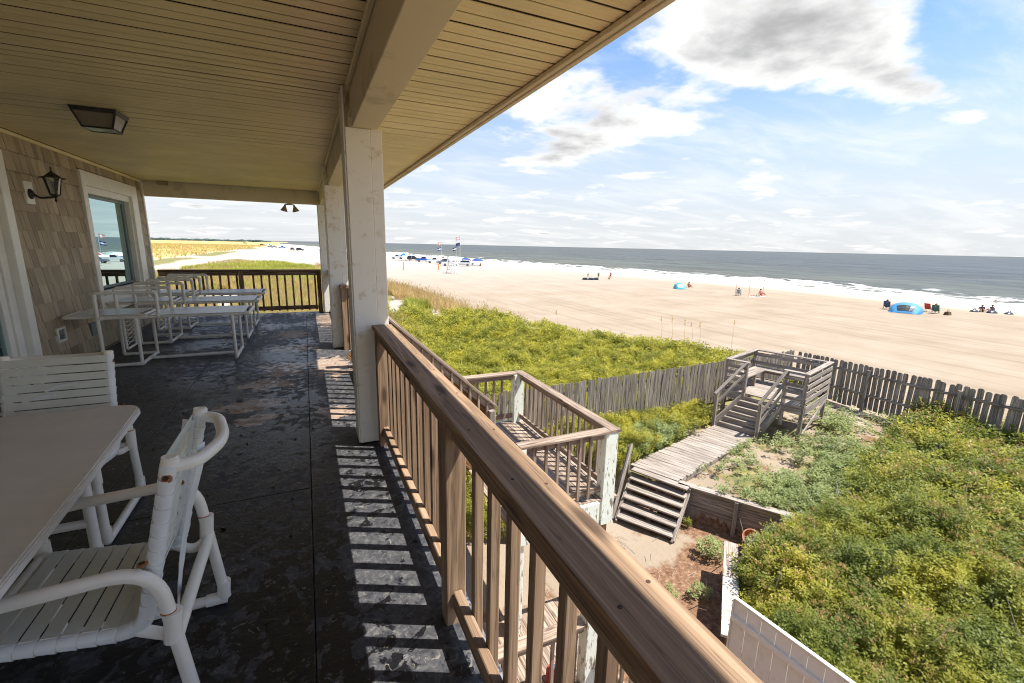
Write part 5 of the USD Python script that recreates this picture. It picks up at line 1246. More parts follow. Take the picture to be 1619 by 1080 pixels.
# the big bank of bushes on the right
bx, by = rng.uniform(4.8, 20, 520), rng.uniform(-7, 7.5, 520); bR, bH = rng.uniform(.45, 1.05, 520), rng.uniform(.34, .70, 520); bH = bH * np.interp(bx, [8, 14], [1, .55])
x, y, d = candidates(5.25, 18.2, -6, 8.4, 400, 9.0)
yb = np.interp(x, [5.2, 5.76, 6.41, 7.64, 8.89, 11.25, 13.93, 16.7, 17.3, 18.3], [3.6, 4.1, 4.45, 4.95, 5.1, 5.5, 6.4, 7.3, 7.3, 6.5])
edge = (yb - y) + .55 * (meshkit.noise(np.stack([x * .9, y * .9, 0 * x], -1), 41) - .5); ok = edge > 0
ok &= ~((x < 5.34 + .02 * (3.5 - y)) & (y < 3.6)); x, y, d, edge = x[ok], y[ok], d[ok], edge[ok]
mo = (mounds(x, y, bx, by, bR, bH) * smoothstep(0, .9, edge) + .12 * smoothstep(0, .4, edge)); keep = mo > .13; x, y, d, mo = x[keep], y[keep], d[keep], mo[keep]
dp = rng.random(len(x)) ** 2.0; z = height(x, y) + mo * (1 - .85 * dp) - .10; sb = .027 * d * rng.uniform(.6, 1.4, len(d))
scatter('bush_bank', LB, [M['leafb']] * 4, np.stack([x, y, z], 1), sb, tilt=.75)
t_ = (dp < .12) & (meshkit.noise(np.stack([x * 1.3, y * 1.3, 0 * x], -1), 91) > .45) & (rng.random(len(x)) < .8)
scatter('bush_flowers', LT, [M['tip']] * 2, np.stack([x, y, z + sb * .92], 1)[t_], (.0085 * d * rng.uniform(.6, 1.2, len(d)))[t_])
# bare twigs showing in the gaps of the bank
tw = []
for k in range(240):
    x, y = rng.uniform(5.8, 15), rng.uniform(-2, 5.4); z = float(height(x, y)); p = np.array([x, y, z + .15]); q = p + [rng.uniform(-.5, .5), rng.uniform(-.5, .5), rng.uniform(.35, .85)]
    tw.append(tube(np.array([p, (p + q) / 2 + rng.normal(size=3) * .05, q]), [.010, .007, .003], 4, caps=False))
single('bare_twigs', tw, M['stem'], kind='stuff')
# loose low plants over the sandy yard
x, y, d = candidates(7.0, 17.2, 4.2, 10.4, 340, 10.0)
vm = veg_mask(x, y) * (1 - low_yard(x, y)); ok = (vm > .55 + .15 * rng.normal(size=len(x)))
P2 = N0 + 0 * N0; wd = unit(F0 - N0); wn = np.array([-wd[1], wd[0]]); s_ = (x - N0[0]) * wd[0] + (y - N0[1]) * wd[1]; q_ = (x - N0[0]) * wn[0] + (y - N0[1]) * wn[1]
ok &= ~((s_ > -.7) & (s_ < 4.4) & (q_ > -.08) & (q_ < 1.2)); lxy = lk.local(np.stack([x, y, 0 * x], 1)); ok &= ~((lxy[:, 0] > -.3) & (lxy[:, 0] < 2.0) & (lxy[:, 1] > .35) & (lxy[:, 1] < 2.2))
ok &= ~((((x - W0[0]) * WN[0] + (y - W0[1]) * WN[1]) < .22) & (y > 5.0)); ok &= y < 10.1; x, y, d = x[ok], y[ok], d[ok]
cl_ = mounds(x, y, rng.uniform(6, 18, 700), rng.uniform(4, 11, 700), rng.uniform(.16, .42, 700), rng.uniform(.1, .30, 700)); keep = cl_ > .06; x, y, d, cl_ = x[keep], y[keep], d[keep], cl_[keep]
scatter('yard_plants', LY, [M['leafy']] * 2, np.stack([x, y, height(x, y) + cl_ * (1 - .8 * rng.random(len(x)) ** 1.5)], 1), .0145 * d * rng.uniform(.6, 1.4, len(d)), tilt=.7)

# grasses: the dune behind the end railing, and the tan sea oats along the edge of the beach
GT = [grass_tuft(22, 1.0, .035, .5, s) for s in (41, 42)]; GS_ = [grass_tuft(20, 1.0, .03, .42, s, plume=1) for s in (51, 52)]
x, y, d = candidates(-26, 6, 12.2, 130, 90, 22.0)
vm = veg_mask(x, y); ok = vm > rng.uniform(.3, .8, len(x)); x, y, d = x[ok], y[ok], d[ok]
sc = np.minimum(.018 * d, .75) * rng.uniform(.6, 1.2, len(d)); straw = meshkit.fbm(np.stack([x * .12, y * .07, 0 * x], -1), 3, 77) + .0015 * (y - 40) > .60
scatter('dune_grass', GT + GS_, [M['blade']] * 2 + [M['straw']] * 2, np.stack([x, y, height(x, y)], 1), sc, idx=np.where(straw & (rng.random(len(x)) < .75), 2, 0) + rng.integers(0, 2, len(x)), tilt=.25)
x, y = rng.uniform(2, 18, 16000), rng.uniform(28, 100, 16000); e = edge_x(y) - x; ok = (e > -1.2) & (e < 2.6 * rng.random(len(x)) + .3) & (rng.random(len(x)) < np.interp(y, [26, 36, 42, 100], [.02, .25, 1, 1])); x, y = x[ok], y[ok]
scatter('sea_oats', GS_, [M['straw']] * 2, np.stack([x, y, height(x, y)], 1), rng.uniform(.75, 1.4, len(x)), tilt=.25)
x, y = rng.uniform(3, 15, 9000), rng.uniform(31, 64, 9000); e = edge_x(y) - x; ok = (e > .8) & (e < 5.0) & (meshkit.noise(np.stack([x * .5, y * .3, 0 * x], -1), 61) > .42) & (veg_mask(x, y) > .5); x, y = x[ok], y[ok]
scatter('dune_grass', GT, [M['blade']] * 2, np.stack([x, y, height(x, y)], 1), rng.uniform(.5, .95, len(x)), tilt=.2)
# the ochre marsh grass field far to the left
x, y = rng.uniform(-230, -33, 16000), rng.uniform(60, 520, 16000); ok = view_ok(x, y); x, y = x[ok], y[ok]
scatter('marsh_grass', GS_ + GT, [M['straw'], M['straw'], M['blade'], M['straw']], np.stack([x, y, height(x, y)], 1), rng.uniform(.6, 1.3, len(x)), tilt=.2)

# plants one can tell apart
def own_plant(name, label, cat, loc, proto, mt, n, rad, h, size, group=None):
    t = Thing(name, label, cat, loc, group=group); ms = []; st_ = []
    for k in range(n):
        a, r = rng.uniform(0, 2 * PI), rad * math.sqrt(rng.random()); q = np.array([loc[0] + r * math.cos(a), loc[1] + r * math.sin(a), loc[2] + h * rng.uniform(.35, 1) * (1 - .45 * (r / rad) ** 2)])
        v, f = proto[k % len(proto)]; c, s = math.cos(a * 3), math.sin(a * 3); v = v * size * rng.uniform(.7, 1.25); v = np.stack([v[:, 0] * c - v[:, 1] * s, v[:, 0] * s + v[:, 1] * c, v[:, 2]], 1)
        ms.append((v + q, f, None)); st_.append(tube(np.array([loc, (np.array(loc) + q) / 2 + [0, 0, .02], q]), [.005, .004, .002], 4, caps=False))
    t.add('foliage', ms, mt); t.add('stem', st_, M['stem'])
    return t


own_plant('small_plant', 'leafy green plant on the brown dirt in front of the yard steps', 'plant', (7.02, 5.55, -4.4), LY, M['leafy'], 46, .27, .24, .16)
own_plant('small_plant', 'little green plant on the pale sand closest to the railing', 'plant', (5.45, 5.02, -4.4), LY, M['leafy'], 18, .14, .12, .13)
own_plant('small_plant', 'low green sprout on bare dirt nearest the flaking white plank', 'plant', (5.95, 4.80, -4.4), LY, M['leafy'], 22, .18, .14, .14)
own_plant('small_plant', 'scraggly weed against the foot of the mint white landing post', 'plant', (5.05, 6.35, -4.4), LY, M['leafy'], 22, .30, .10, .14)
own_plant('small_plant', 'small yellow green weed at the foot of the retaining wall', 'plant', (7.32, 6.45, -4.4), LC, M['leaf'], 12, .10, .12, .14)
own_plant('grass_clump', 'dark green grass clump standing alone on the sand at the dune edge', 'plant', (11.9, 36.4, -4.35), GT, M['blade'], 16, .55, .02, .95)
stalks = ['tan sea oat stalk, fifth from the right of the row before the beach', 'tan sea oat stalk, fourth from the right of the row before the beach', 'tan sea oat stalk, third from the right of the row before the beach', 'tan sea oat stalk, second from the right of the row before the beach', 'tan sea oat stalk at the left end of the row before the beach', 'tan sea oat stalk standing apart, rightmost of all before the beach', 'lone tan sea oat stalk on the dune edge below the walking bather', 'lone tan sea oat stalk on the dune edge, leftmost of all']
for k, (x, y) in enumerate(((22.6, 23.0), (22.9, 22.2), (23.3, 21.9), (23.7, 21.6), (22.2, 23.6), (24.3, 19.6), (17.0, 29.0), (14.4, 31.5))):
    h = rng.uniform(1.1, 1.75); z = float(height(x, y)); t = Thing('sea_oat', stalks[k], 'plant', (x, y, z), group='single sea oat stalks at the dune edge')
    tip = np.array([x + rng.uniform(-.15, .15), y + .1, z + h]); t.add('stem', tube(np.array([(x, y, z), (x, y, z + h * .5), tip]), [.010, .008, .005], 5, caps=False), M['straw'])
    ms = []
    for j in range(26):
        p = tip + [rng.normal(0, .025), rng.normal(0, .025), rng.uniform(-.30, .06)]; v = np.array([p, p + [rng.uniform(-.05, .05), rng.uniform(-.03, .03), .05], p + [rng.uniform(-.03, .03), .02, .09]]); ms.append((v, np.array([(0, 1, 2)]), None))
    t.add('seed_head', ms, M['straw'])
# dead brush between boardwalk and fence
tw = []
for k in range(70):
    p = np.array([9.0 + rng.normal(0, .40), 9.5 + rng.normal(0, .22), 0]); p[2] = float(height(p[0], p[1])); q = p + [rng.uniform(-.45, .45), rng.uniform(-.35, .35), rng.uniform(.08, .34)]
    tw.append(tube(np.array([p, (p + q) / 2 + [0, 0, .07], q]), [.009, .007, .003], 4, caps=False))
single('dead_brush', tw, M['stem'], kind='stuff')
# twigs and litter on the dirt
tw = []
for k in range(130):
    p = np.array([rng.normal(4.9, .55), rng.normal(6.3, .45), -4.385]); a = rng.uniform(0, PI); L = rng.uniform(.08, .38); q = p + [L * math.cos(a), L * math.sin(a), .015]; tw.append(tube(np.array([p, q]), .004, 4, caps=False))
single('fallen_twigs', tw, M['stem'], kind='stuff')

# ------------------------------------------------------------------ people on the beach
def person(label, loc, rot, pose, skin, cloth, hair='hair', size=1.0, cloth2=None):
    t = Thing('person', label, 'person', loc, rot)
    S = lambda *pts: [np.array(p, float) * size for p in pts]
    if pose == 'stand':
        J = dict(hip=(0, 0, .93), chest=(0, 0, 1.30), neck=(0, 0, 1.48), head=(0, .01, 1.63), sl=(-.19, 0, 1.42), sr=(.19, 0, 1.42), el=(-.25, -.02, 1.13), er=(.26, .05, 1.15), hl=(-.25, .08, .88), hr=(.20, .22, .98), kl=(-.11, .06, .50), kr=(.12, -.04, .50), fl=(-.12, .10, .04), fr=(.13, -.16, .06), tl=(-.12, .22, .03), tr=(.13, -.04, .03))
    elif pose == 'wade':
        J = dict(hip=(0, 0, .9), chest=(0, 0, 1.27), neck=(0, 0, 1.45), head=(0, .01, 1.6), sl=(-.19, 0, 1.4), sr=(.19, 0, 1.4), el=(-.38, .05, 1.2), er=(.38, .05, 1.2), hl=(-.42, .22, 1.02), hr=(.42, .22, 1.02), kl=(-.1, .03, .48), kr=(.1, .03, .48), fl=(-.11, 0, .04), fr=(.11, 0, .04), tl=(-.12, .12, .03), tr=(.12, .12, .03))
    elif pose == 'chair':
        J = dict(hip=(0, -.10, .34), chest=(0, -.24, .66), neck=(0, -.28, .84), head=(0, -.25, .99), sl=(-.19, -.26, .78), sr=(.19, -.26, .78), el=(-.27, -.12, .55), er=(.27, -.12, .55), hl=(-.25, .12, .52), hr=(.25, .12, .52), kl=(-.12, .32, .42), kr=(.12, .32, .42), fl=(-.13, .52, .06), fr=(.13, .55, .06), tl=(-.13, .66, .05), tr=(.13, .69, .05))
    elif pose == 'sit':
        J = dict(hip=(0, 0, .11), chest=(0, -.06, .44), neck=(0, -.06, .62), head=(0, -.02, .77), sl=(-.18, -.06, .56), sr=(.18, -.06, .56), el=(-.27, -.12, .32), er=(.26, .10, .36), hl=(-.27, -.16, .05), hr=(.14, .30, .40), kl=(-.14, .36, .34), kr=(.14, .36, .36), fl=(-.13, .60, .05), fr=(.13, .62, .05), tl=(-.13, .74, .04), tr=(.13, .76, .04))
    else:  # lying
        J = dict(hip=(0, 0, .12), chest=(0, -.34, .14), neck=(0, -.52, .15), head=(0, -.66, .16), sl=(-.18, -.46, .13), sr=(.18, -.46, .13), el=(-.30, -.30, .08), er=(.30, -.30, .08), hl=(-.28, -.04, .06), hr=(.28, -.04, .06), kl=(-.10, .42, .13), kr=(.10, .42, .17), fl=(-.10, .84, .07), fr=(.10, .82, .07), tl=(-.10, .88, .16), tr=(.10, .86, .16))
    Rd = dict(hip=.125, chest=.135, neck=.055, head=.105, sl=.06, sr=.06, el=.043, er=.043, hl=.034, hr=.034, kl=.058, kr=.058, fl=.042, fr=.042, tl=.032, tr=.032)
    def bone(a, b, g=0.0):
        pts = []
        for k in (a, b):
            s_ = trimesh.creation.icosphere(1, (Rd[k] + g) * size); pts.append(s_.vertices + np.array(J[k]) * size)
        return manifold3d.Manifold.hull_points(np.vstack(pts))
    def blend(bones): 
        m = bones[0]
        for b in bones[1:]: m = m + b
        q = m.to_mesh(); tm = trimesh.Trimesh(q.vert_properties[:, :3], q.tri_verts); return tm
    J['pl'] = tuple(np.array(J['hip']) + [-.085, 0, -.03]); J['pr'] = tuple(np.array(J['hip']) + [.085, 0, -.03]); Rd['pl'] = Rd['pr'] = .085
    body = blend([bone('hip', 'chest'), bone('sl', 'sr'), bone('chest', 'sl'), bone('chest', 'sr'), bone('chest', 'neck'), bone('neck', 'head'), bone('sl', 'el'), bone('el', 'hl'), bone('sr', 'er'), bone('er', 'hr'), bone('pl', 'kl'), bone('kl', 'fl'), bone('fl', 'tl'), bone('pr', 'kr'), bone('kr', 'fr'), bone('fr', 'tr'), bone('hip', 'pl'), bone('hip', 'pr')])
    t.add('body', body, M[skin], world=False, smooth=True)
    J['ml'] = tuple(np.array(J['pl']) * .45 + np.array(J['kl']) * .55); J['mr'] = tuple(np.array(J['pr']) * .45 + np.array(J['kr']) * .55); Rd['ml'] = Rd['mr'] = .07
    t.add('shorts', blend([bone('pl', 'ml', .014), bone('pr', 'mr', .014), bone('hip', 'pl', .012), bone('hip', 'pr', .012)]), M[cloth], world=False, smooth=True)
    if cloth2: t.add('shirt', blend([bone('hip', 'chest', .012), bone('sl', 'sr', .012), bone('chest', 'sl', .012), bone('chest', 'sr', .012)]), M[cloth2], world=False, smooth=True)
    hd = np.array(J['head']) * size; up_ = unit(np.array(J['head']) - np.array(J['neck']))
    hs = trimesh.creation.icosphere(2, .112 * size); hs.vertices = hs.vertices[:, :] + hd + up_ * .018 * size + np.array([0, -.014, 0]) * size
    t.add('hair', hs, M[hair], world=False, smooth=True)
    return t


def at(x, y): return (x, y, float(height(x, y)))


def beach_chair(label, loc, rot, cloth, group=None):
    t = Thing('beach_chair', label, 'chair', loc, rot, group=group); P = M['car_grey']
    for s in (-1, 1):
        x = .29 * s
        t.add('side_frame', [tube([(x, .25, .02), (x, -.22, .56)], .016, 6), tube([(x, -.25, .02), (x, .24, .50)], .016, 6), tube([(x, -.22, .56), (x, .28, .54)], .022, 6), tube([(x, -.10, .30), (x, -.36, .92)], .016, 6)], P, world=False)
    t.add('seat', ribbon([(0, .27, .37), (0, .05, .29), (0, -.12, .30)], (0, 0, 1), .57, .012), cloth, world=False)
    t.add('backrest', ribbon([(0, -.12, .30), (0, -.25, .60), (0, -.37, .93)], (0, 1, .3), .57, .012), cloth, world=False)
    return t


def dome_tent(label, loc, rot, a, b, h, skin_, inner, window=True):
    """pop-up beach shelter: a shell arched across x, sloping down to the back (-y), open towards +y"""
    t = Thing('beach_tent', label, 'tent', loc, rot); nu, nv = 25, 14
    def P(u, v, g=0.0):
        th = PI * u; w = math.sin(PI / 2 * v ** .8); return np.array([(-a * math.cos(th)) * (.62 + .38 * w) * (1 + g), b * (2 * v - 1), (h * math.sin(th) ** .85 * (w * .97 + .03) + .0) * (1 + g)])
    V, Fc = [], []
    for g in (0.0, -.012):
        for j in range(nv + 1):
            for i in range(nu + 1): V.append(P(i / nu, j / nv, g))
    n = (nu + 1) * (nv + 1)
    for s in (0, 1):
        for j in range(nv):
            for i in range(nu):
                q = s * n + j * (nu + 1) + i; f_ = [(q, q + 1, q + nu + 2), (q, q + nu + 2, q + nu + 1)]; Fc += f_ if s else [x[::-1] for x in f_]
    for i in range(nu):
        for j, sg in ((0, 1), (nv, -1)):
            q = j * (nu + 1) + i; f_ = [(q, q + 1, n + q + 1), (q, n + q + 1, n + q)]; Fc += f_
    t.add('canopy', (np.array(V), np.array(Fc), None), skin_, world=False, smooth=40)
    if window:
        W = [P(u, v, .006) + [0, -.012, .006] for v in (.10, .30, .50) for u in (.30, .40, .50, .60, .70)]; W = np.array(W); Fw = [(r * 5 + c, r * 5 + c + 1, r * 5 + c + 6) for r in range(2) for c in range(4)] + [(r * 5 + c, r * 5 + c + 6, r * 5 + c + 5) for r in range(2) for c in range(4)]
        t.add('window', join((W, np.array(Fw), None), (W + [0, -.004, .006], np.array(Fw)[:, ::-1], None)), inner, world=False)
    for v in (.30, .66, .99):
        t.add('pole', tube(np.array([P(u, v, .008) for u in np.linspace(.01, .99, 16)]), .018, 6), M['pale_cloth'], world=False)
    t.add('floor', frustum((a * .93, b * .96), (a * .93, b * .96), .005, .03, (0, 0, 0)), skin_, world=False)
    return t


dome_tent('large bright blue beach tent with a dark mesh window on the right of the beach', at(57.9, 26.0), math.radians(-68), 1.42, .95, 1.02, M['blue'], M['car_dark'])
dome_tent('small teal dome tent near the surf in the middle of the beach', at(53.2, 53.5), math.radians(-35), .88, .7, .92, M['teal_cloth'], M['pale_cloth'])
bc = beach_chair('folding beach chair in dark cloth left of the large blue tent', at(59.3, 28.4), math.radians(-75), M['navy'])
person('person in dark clothes sitting in the folding chair left of the blue tent', at(59.3, 28.4), math.radians(-75), 'chair', 'skin', 'navy', cloth2='car_dark')
beach_chair('red folding beach chair just right of the large blue tent', at(61.6, 25.6), math.radians(-100), M['red'])
beach_chair('dark green folding beach chair between the red chair and the small bag', at(60.7, 24.6), math.radians(-80), M['green_cloth'])
person('person in a straw hat sitting in the dark green beach chair', at(60.7, 24.6), math.radians(-80), 'chair', 'skin', 'green_cloth', hair='straw', cloth2='green_cloth')
bg = Thing('beach_bag', 'small reddish bag on the sand right of the green beach chair', 'bag', at(60.5, 23.5))
bg.add('body', frustum((.34, .22), (.28, .15), 0, .34, (0, 0, 0)), M['stain'], world=False); bg.add('handle', tube(fillet([(-.18, 0, .33), (-.15, 0, .55), (.15, 0, .55), (.18, 0, .33)], .1), .02, 6), M['stain'], world=False)
person('person in dark swimwear sitting in the swash, left of two at the right edge', (70.6, 24.5, float(height(70.6, 24.5))), math.radians(120), 'sit', 'skin2', 'car_dark', cloth2='car_dark')
person('person in dark clothes sitting in the swash, right of two at the right edge', (72.4, 24.3, float(height(72.4, 24.3))), math.radians(70), 'sit', 'skin2', 'green_cloth', cloth2='car_dark')
for k, (x, y, s, lab) in enumerate(((69.2, 24.6, .5, 'dark heap of beach gear at the right edge, left of three'), (70.6, 23.6, .62, 'dark heap of beach gear at the right edge, middle of three'), (71.8, 22.6, .5, 'round dark beach bag at the right edge, right of three'))):
    t = Thing('beach_gear', lab, 'bag', at(x, y)); m_ = trimesh.creation.icosphere(2, s); m_.vertices *= [1.2, .7, .55]; m_.vertices += .05 * (meshkit.noise(m_.vertices * 3) - .5)[:, None]; m_.vertices[:, 2] = np.maximum(m_.vertices[:, 2], -.02)
    t.add('bag', m_, M['car_dark'], world=False, smooth=True); t.add('strap', tube(fillet([(-s * .8, 0, .1), (-s * .4, 0, s * .8), (s * .4, 0, s * .8), (s * .8, 0, .1)], .15), .03, 5), M['navy'], world=False)
person('swimmer with only head and shoulders above the surf at the far right', (90, 30.0, SEA - 1.25), math.radians(60), 'wade', 'skin', 'navy')
# group in the middle: canopy frame without its cloth, people beneath
fr = Thing('canopy_frame', 'bare thin pink poled canopy frame without cloth near the surf', 'frame', at(55.2, 42.9), math.radians(-38))
for x in (-1.7, .0, 1.7): fr.add('pole', tube([(x, -.3, -.2), (x, -.3, 2.35)], .035, 6), M['pink'], world=False)
beach_chair('pale teal beach chair under the bare canopy frame', at(54.3, 43.7), math.radians(-60), M['pale_cloth'])
person('person with brown hair sitting in the teal chair under the canopy frame', at(54.3, 43.7), math.radians(-60), 'chair', 'skin2', 'pale_cloth')
person('person lying on a towel beside the canopy frame poles', at(55.9, 42.1), math.radians(70), 'lie', 'skin2', 'car_dark')
person('person in a red swimsuit sitting on the sand right of the canopy frame', at(58.6, 43.6), math.radians(-120), 'sit', 'skin', 'red', cloth2='pink')
tw_ = Thing('beach_towel', 'beach towel spread on the sand under the person lying by the canopy frame', 'towel', at(55.9, 42.1), math.radians(70)); tw_.add('cloth', box(-.5, -.95, .012, .5, 1.0, .03, .003), M['white_cloth'], world=False)
# group of bathers to the left of the teal tent
person('person in dark trunks walking on the sand toward the surf, left of the teal tent', at(53.0, 75.2), math.radians(-40), 'stand', 'skin2', 'car_dark', size=.82)
person('child in a pink swimsuit standing behind dark bags near the walking person', at(51.4, 76.5), math.radians(-60), 'stand', 'skin', 'pink', size=.62, cloth2='pink')
person('person in a red shirt standing right of the walking person', at(55.2, 74.2), math.radians(-20), 'stand', 'skin2', 'red', size=.86, cloth2='red')
person('child in red swimwear squatting on the sand beside the red shirted person', at(54.5, 73.6), math.radians(-20), 'sit', 'skin', 'red', size=.8)
for k, (x, y, lab) in enumerate(((48.4, 73.0, 'low dark beach bag on the sand, leftmost of three in a row'), (49.5, 72.7, 'low dark beach bag on the sand, middle of three in a row'), (50.6, 72.6, 'low dark beach bag on the sand, rightmost of three in a row'))):
    t = Thing('beach_bag', lab, 'bag', at(x, y), math.radians(-30)); t.add('body', frustum((.55, .25), (.42, .15), 0, .36, (0, 0, 0)), M['car_dark'], world=False); t.add('handle', tube(fillet([(-.3, 0, .34), (-.2, 0, .5), (.2, 0, .5), (.3, 0, .34)], .1), .03, 5), M['car_dark'], world=False)
person('person sitting on the sand right of the small teal tent', at(57.2, 55.6), math.radians(-90), 'sit', 'skin2', 'red')

# ------------------------------------------------------------------ vehicles on the beach
def vehicle(name, label, cat, loc, rot, kind, paint, group):
    """x is forward, centre on the ground"""
    t = Thing(name, label, cat, loc, rot, group=group); W = .93
    if kind == 'truck': body = [(-2.75, .48), (-2.72, 1.02), (-.75, 1.04), (-.62, 1.08), (1.30, 1.10), (2.45, .98), (2.70, .80), (2.72, .48)]; cab = [(-.72, 1.06), (-.62, 1.78), (.55, 1.80), (1.30, 1.10)]; win = [(-.56, 1.16), (-.50, 1.68), (.48, 1.70), (1.02, 1.16)]
    else: body = [(-2.30, .46), (-2.34, 1.02), (1.0, 1.06), (2.10, .98), (2.30, .78), (2.32, .46)]; cab = [(-2.28, 1.03), (-2.10, 1.74), (.25, 1.78), (1.05, 1.05)]; win = [(-2.05, 1.14), (-1.95, 1.64), (.20, 1.68), (.78, 1.14)]
    def ext(pts, w, bevel=.0):
        m = extrude_poly(pts, 2 * w); m.apply_translation((0, 0, -w)); m.apply_transform(trimesh.transformations.rotation_matrix(PI / 2, (1, 0, 0))); return m
    bd = ext(body, W); t.add('body', bd, M[paint], world=False)
    cb = ext(cab, W - .06); v = cb.vertices; k = (v[:, 2] - 1.05) / .75; v[:, 1] *= 1 - .16 * np.clip(k, 0, 1); cb.vertices = v; t.add('cab', cb, M[paint], world=False)
    wn_ = ext(win, W - .045); v = wn_.vertices; k = (v[:, 2] - 1.05) / .75; v[:, 1] *= 1 - .155 * np.clip(k, 0, 1); wn_.vertices = v; t.add('side_glass', wn_, M['carglass'], world=False)
    x0, x1 = cab[3][0], cab[2][0]; ws = [(x0 - .08, -.74, 1.15), (x0 - .08, .74, 1.15), (x1 + .04, .64, 1.72), (x1 + .04, -.64, 1.72)]; ws = np.array(ws) + [.035, 0, .03]
    t.add('windscreen', join((ws, np.array([(0, 1, 2), (0, 2, 3)]), None), (ws - [.02, 0, .02], np.array([(2, 1, 0), (3, 2, 0)]), None)), M['carglass'], world=False)
    if kind == 'truck': t.add('bed', box(-2.60, -.78, .99, -.80, .78, 1.047, .004), M['car_dark'], world=False)
    for sx_ in (-1.65 if kind == 'truck' else -1.42, 1.62 if kind == 'truck' else 1.42):
        for sy_ in (-1, 1):
            w = lathe([(0, -.12), (.30, -.12), (.37, -.09), (.37, .09), (.30, .12), (0, .12)], 18).apply_transform(trimesh.transformations.rotation_matrix(PI / 2, (1, 0, 0))).apply_transform(trimesh.transformations.translation_matrix((sx_, sy_ * (W - .10), .37)))
            q = t.add('wheel', w, M['tyre'], world=False)
            t.add('rim', lathe([(0, -.127), (.20, -.125), (.22, -.1), (.22, .1), (.20, .125), (0, .127)], 14).apply_transform(trimesh.transformations.rotation_matrix(PI / 2, (1, 0, 0))).apply_transform(trimesh.transformations.translation_matrix((sx_, sy_ * (W - .10), .37))), M['car_grey'], under=q, world=False)
    fx, rx = body[-1][0], body[0][0]
    t.add('bumper', box(fx - .02, -W + .03, .45, fx + .10, W - .03, .64, .02), M['car_grey'], world=False); t.add('bumper', box(rx - .10, -W + .03, .45, rx + .02, W - .03, .64, .02), M['car_grey'], world=False)
    for sy_ in (-1, 1): t.add('headlight', box(fx - .10, sy_ * .72 - .12, .70, fx - .005, sy_ * .72 + .12, .82, .01), M['lamp'], world=False); t.add('tail_light', box(rx - .025, sy_ * .80 - .07, .70, rx + .04, sy_ * .80 + .07, .95, .01), M['red'], world=False)
    return t


VG, VF = 'vehicles parked by the surf right of the porch post', 'vehicles parked far down the beach'
vehicle('parked_suv', 'dark grey suv parked by the surf left of the blue pickup', 'car', at(35.9, 166.8), math.radians(-10), 'suv', 'car_dark', VG)
vehicle('pickup_truck', 'bright blue pickup truck between the dark suv and a white truck', 'truck', at(37.1, 156), math.radians(165), 'truck', 'car_blue', VG)
vehicle('pickup_truck', 'white pickup truck just right of the bright blue pickup', 'truck', at(38.3, 146), math.radians(170), 'truck', 'car_white', VG)
vehicle('pickup_truck', 'white pickup truck directly behind the lifeguard stand, its front to the left', 'truck', at(38.0, 127), math.radians(165), 'truck', 'car_white', VG)
vehicle('parked_suv', 'white suv right of the lifeguard stand', 'car', at(41.3, 126), math.radians(160), 'suv', 'car_white', VG)
vehicle('parked_suv', 'white suv beside the blue and teal beach umbrella', 'car', at(33.3, 185), math.radians(160), 'suv', 'car_white', VG)
vehicle('pickup_truck', 'white pickup truck hidden behind the near porch post on the open sand', 'truck', at(14.2, 116), math.radians(8), 'truck', 'car_white', None)
vehicle('parked_suv', 'grey suv at the sandy dune track, farthest left of the far vehicles', 'car', at(-78, 760), 0.4, 'suv', 'car_dark', VF)
vehicle('parked_suv', 'dark suv far down the beach, second from the left', 'car', at(-40, 540), .3, 'suv', 'car_dark', VF)
vehicle('pickup_truck', 'grey truck far down the beach beside a lilac sunshade', 'truck', at(-28, 470), .3, 'truck', 'car_grey', VF)
vehicle('pickup_truck', 'grey pickup truck far down the beach left of the blue one', 'truck', at(-24.5, 450), .2, 'truck', 'car_grey', VF)
vehicle('pickup_truck', 'blue pickup truck far down the beach', 'truck', at(-17.3, 425), .1, 'truck', 'car_blue', VF)
vehicle('parked_suv', 'dark suv facing the camera, right of the far blue pickup', 'car', at(-7.6, 338), 1.4, 'suv', 'car_dark', VF)
vehicle('parked_suv', 'dark suv nearest the far end post of the deck', 'car', at(-3.0, 328), 0.1, 'suv', 'car_dark', VF)


def umbrella(label, loc, h, r, c0, c1, name='beach_umbrella', cat='umbrella'):
    t = Thing(name, label, cat, loc); n = 8
    t.add('pole', tube([(0, 0, -.2), (0, 0, h + .25)], .03, 6), M['white_cloth'], world=False)
    for k in range(n):
        V = []
        for j in range(6):
            rr = r * j / 5; zz_ = h + .45 * r * (1 - (j / 5) ** 2) * .8
            for i in range(4):
                a = 2 * PI * (k + i / 3) / n; V.append((rr * math.cos(a), rr * math.sin(a), zz_))
        V = np.array(V); Fc = [(j * 4 + i, j * 4 + i + 4, j * 4 + i + 5) for j in range(5) for i in range(3)] + [(j * 4 + i, j * 4 + i + 5, j * 4 + i + 1) for j in range(5) for i in range(3)]
        t.add('panel', join((V, np.array(Fc), None), (V - [0, 0, .02], np.array(Fc)[:, ::-1], None)), c0 if k % 2 else c1, world=False)
    return t


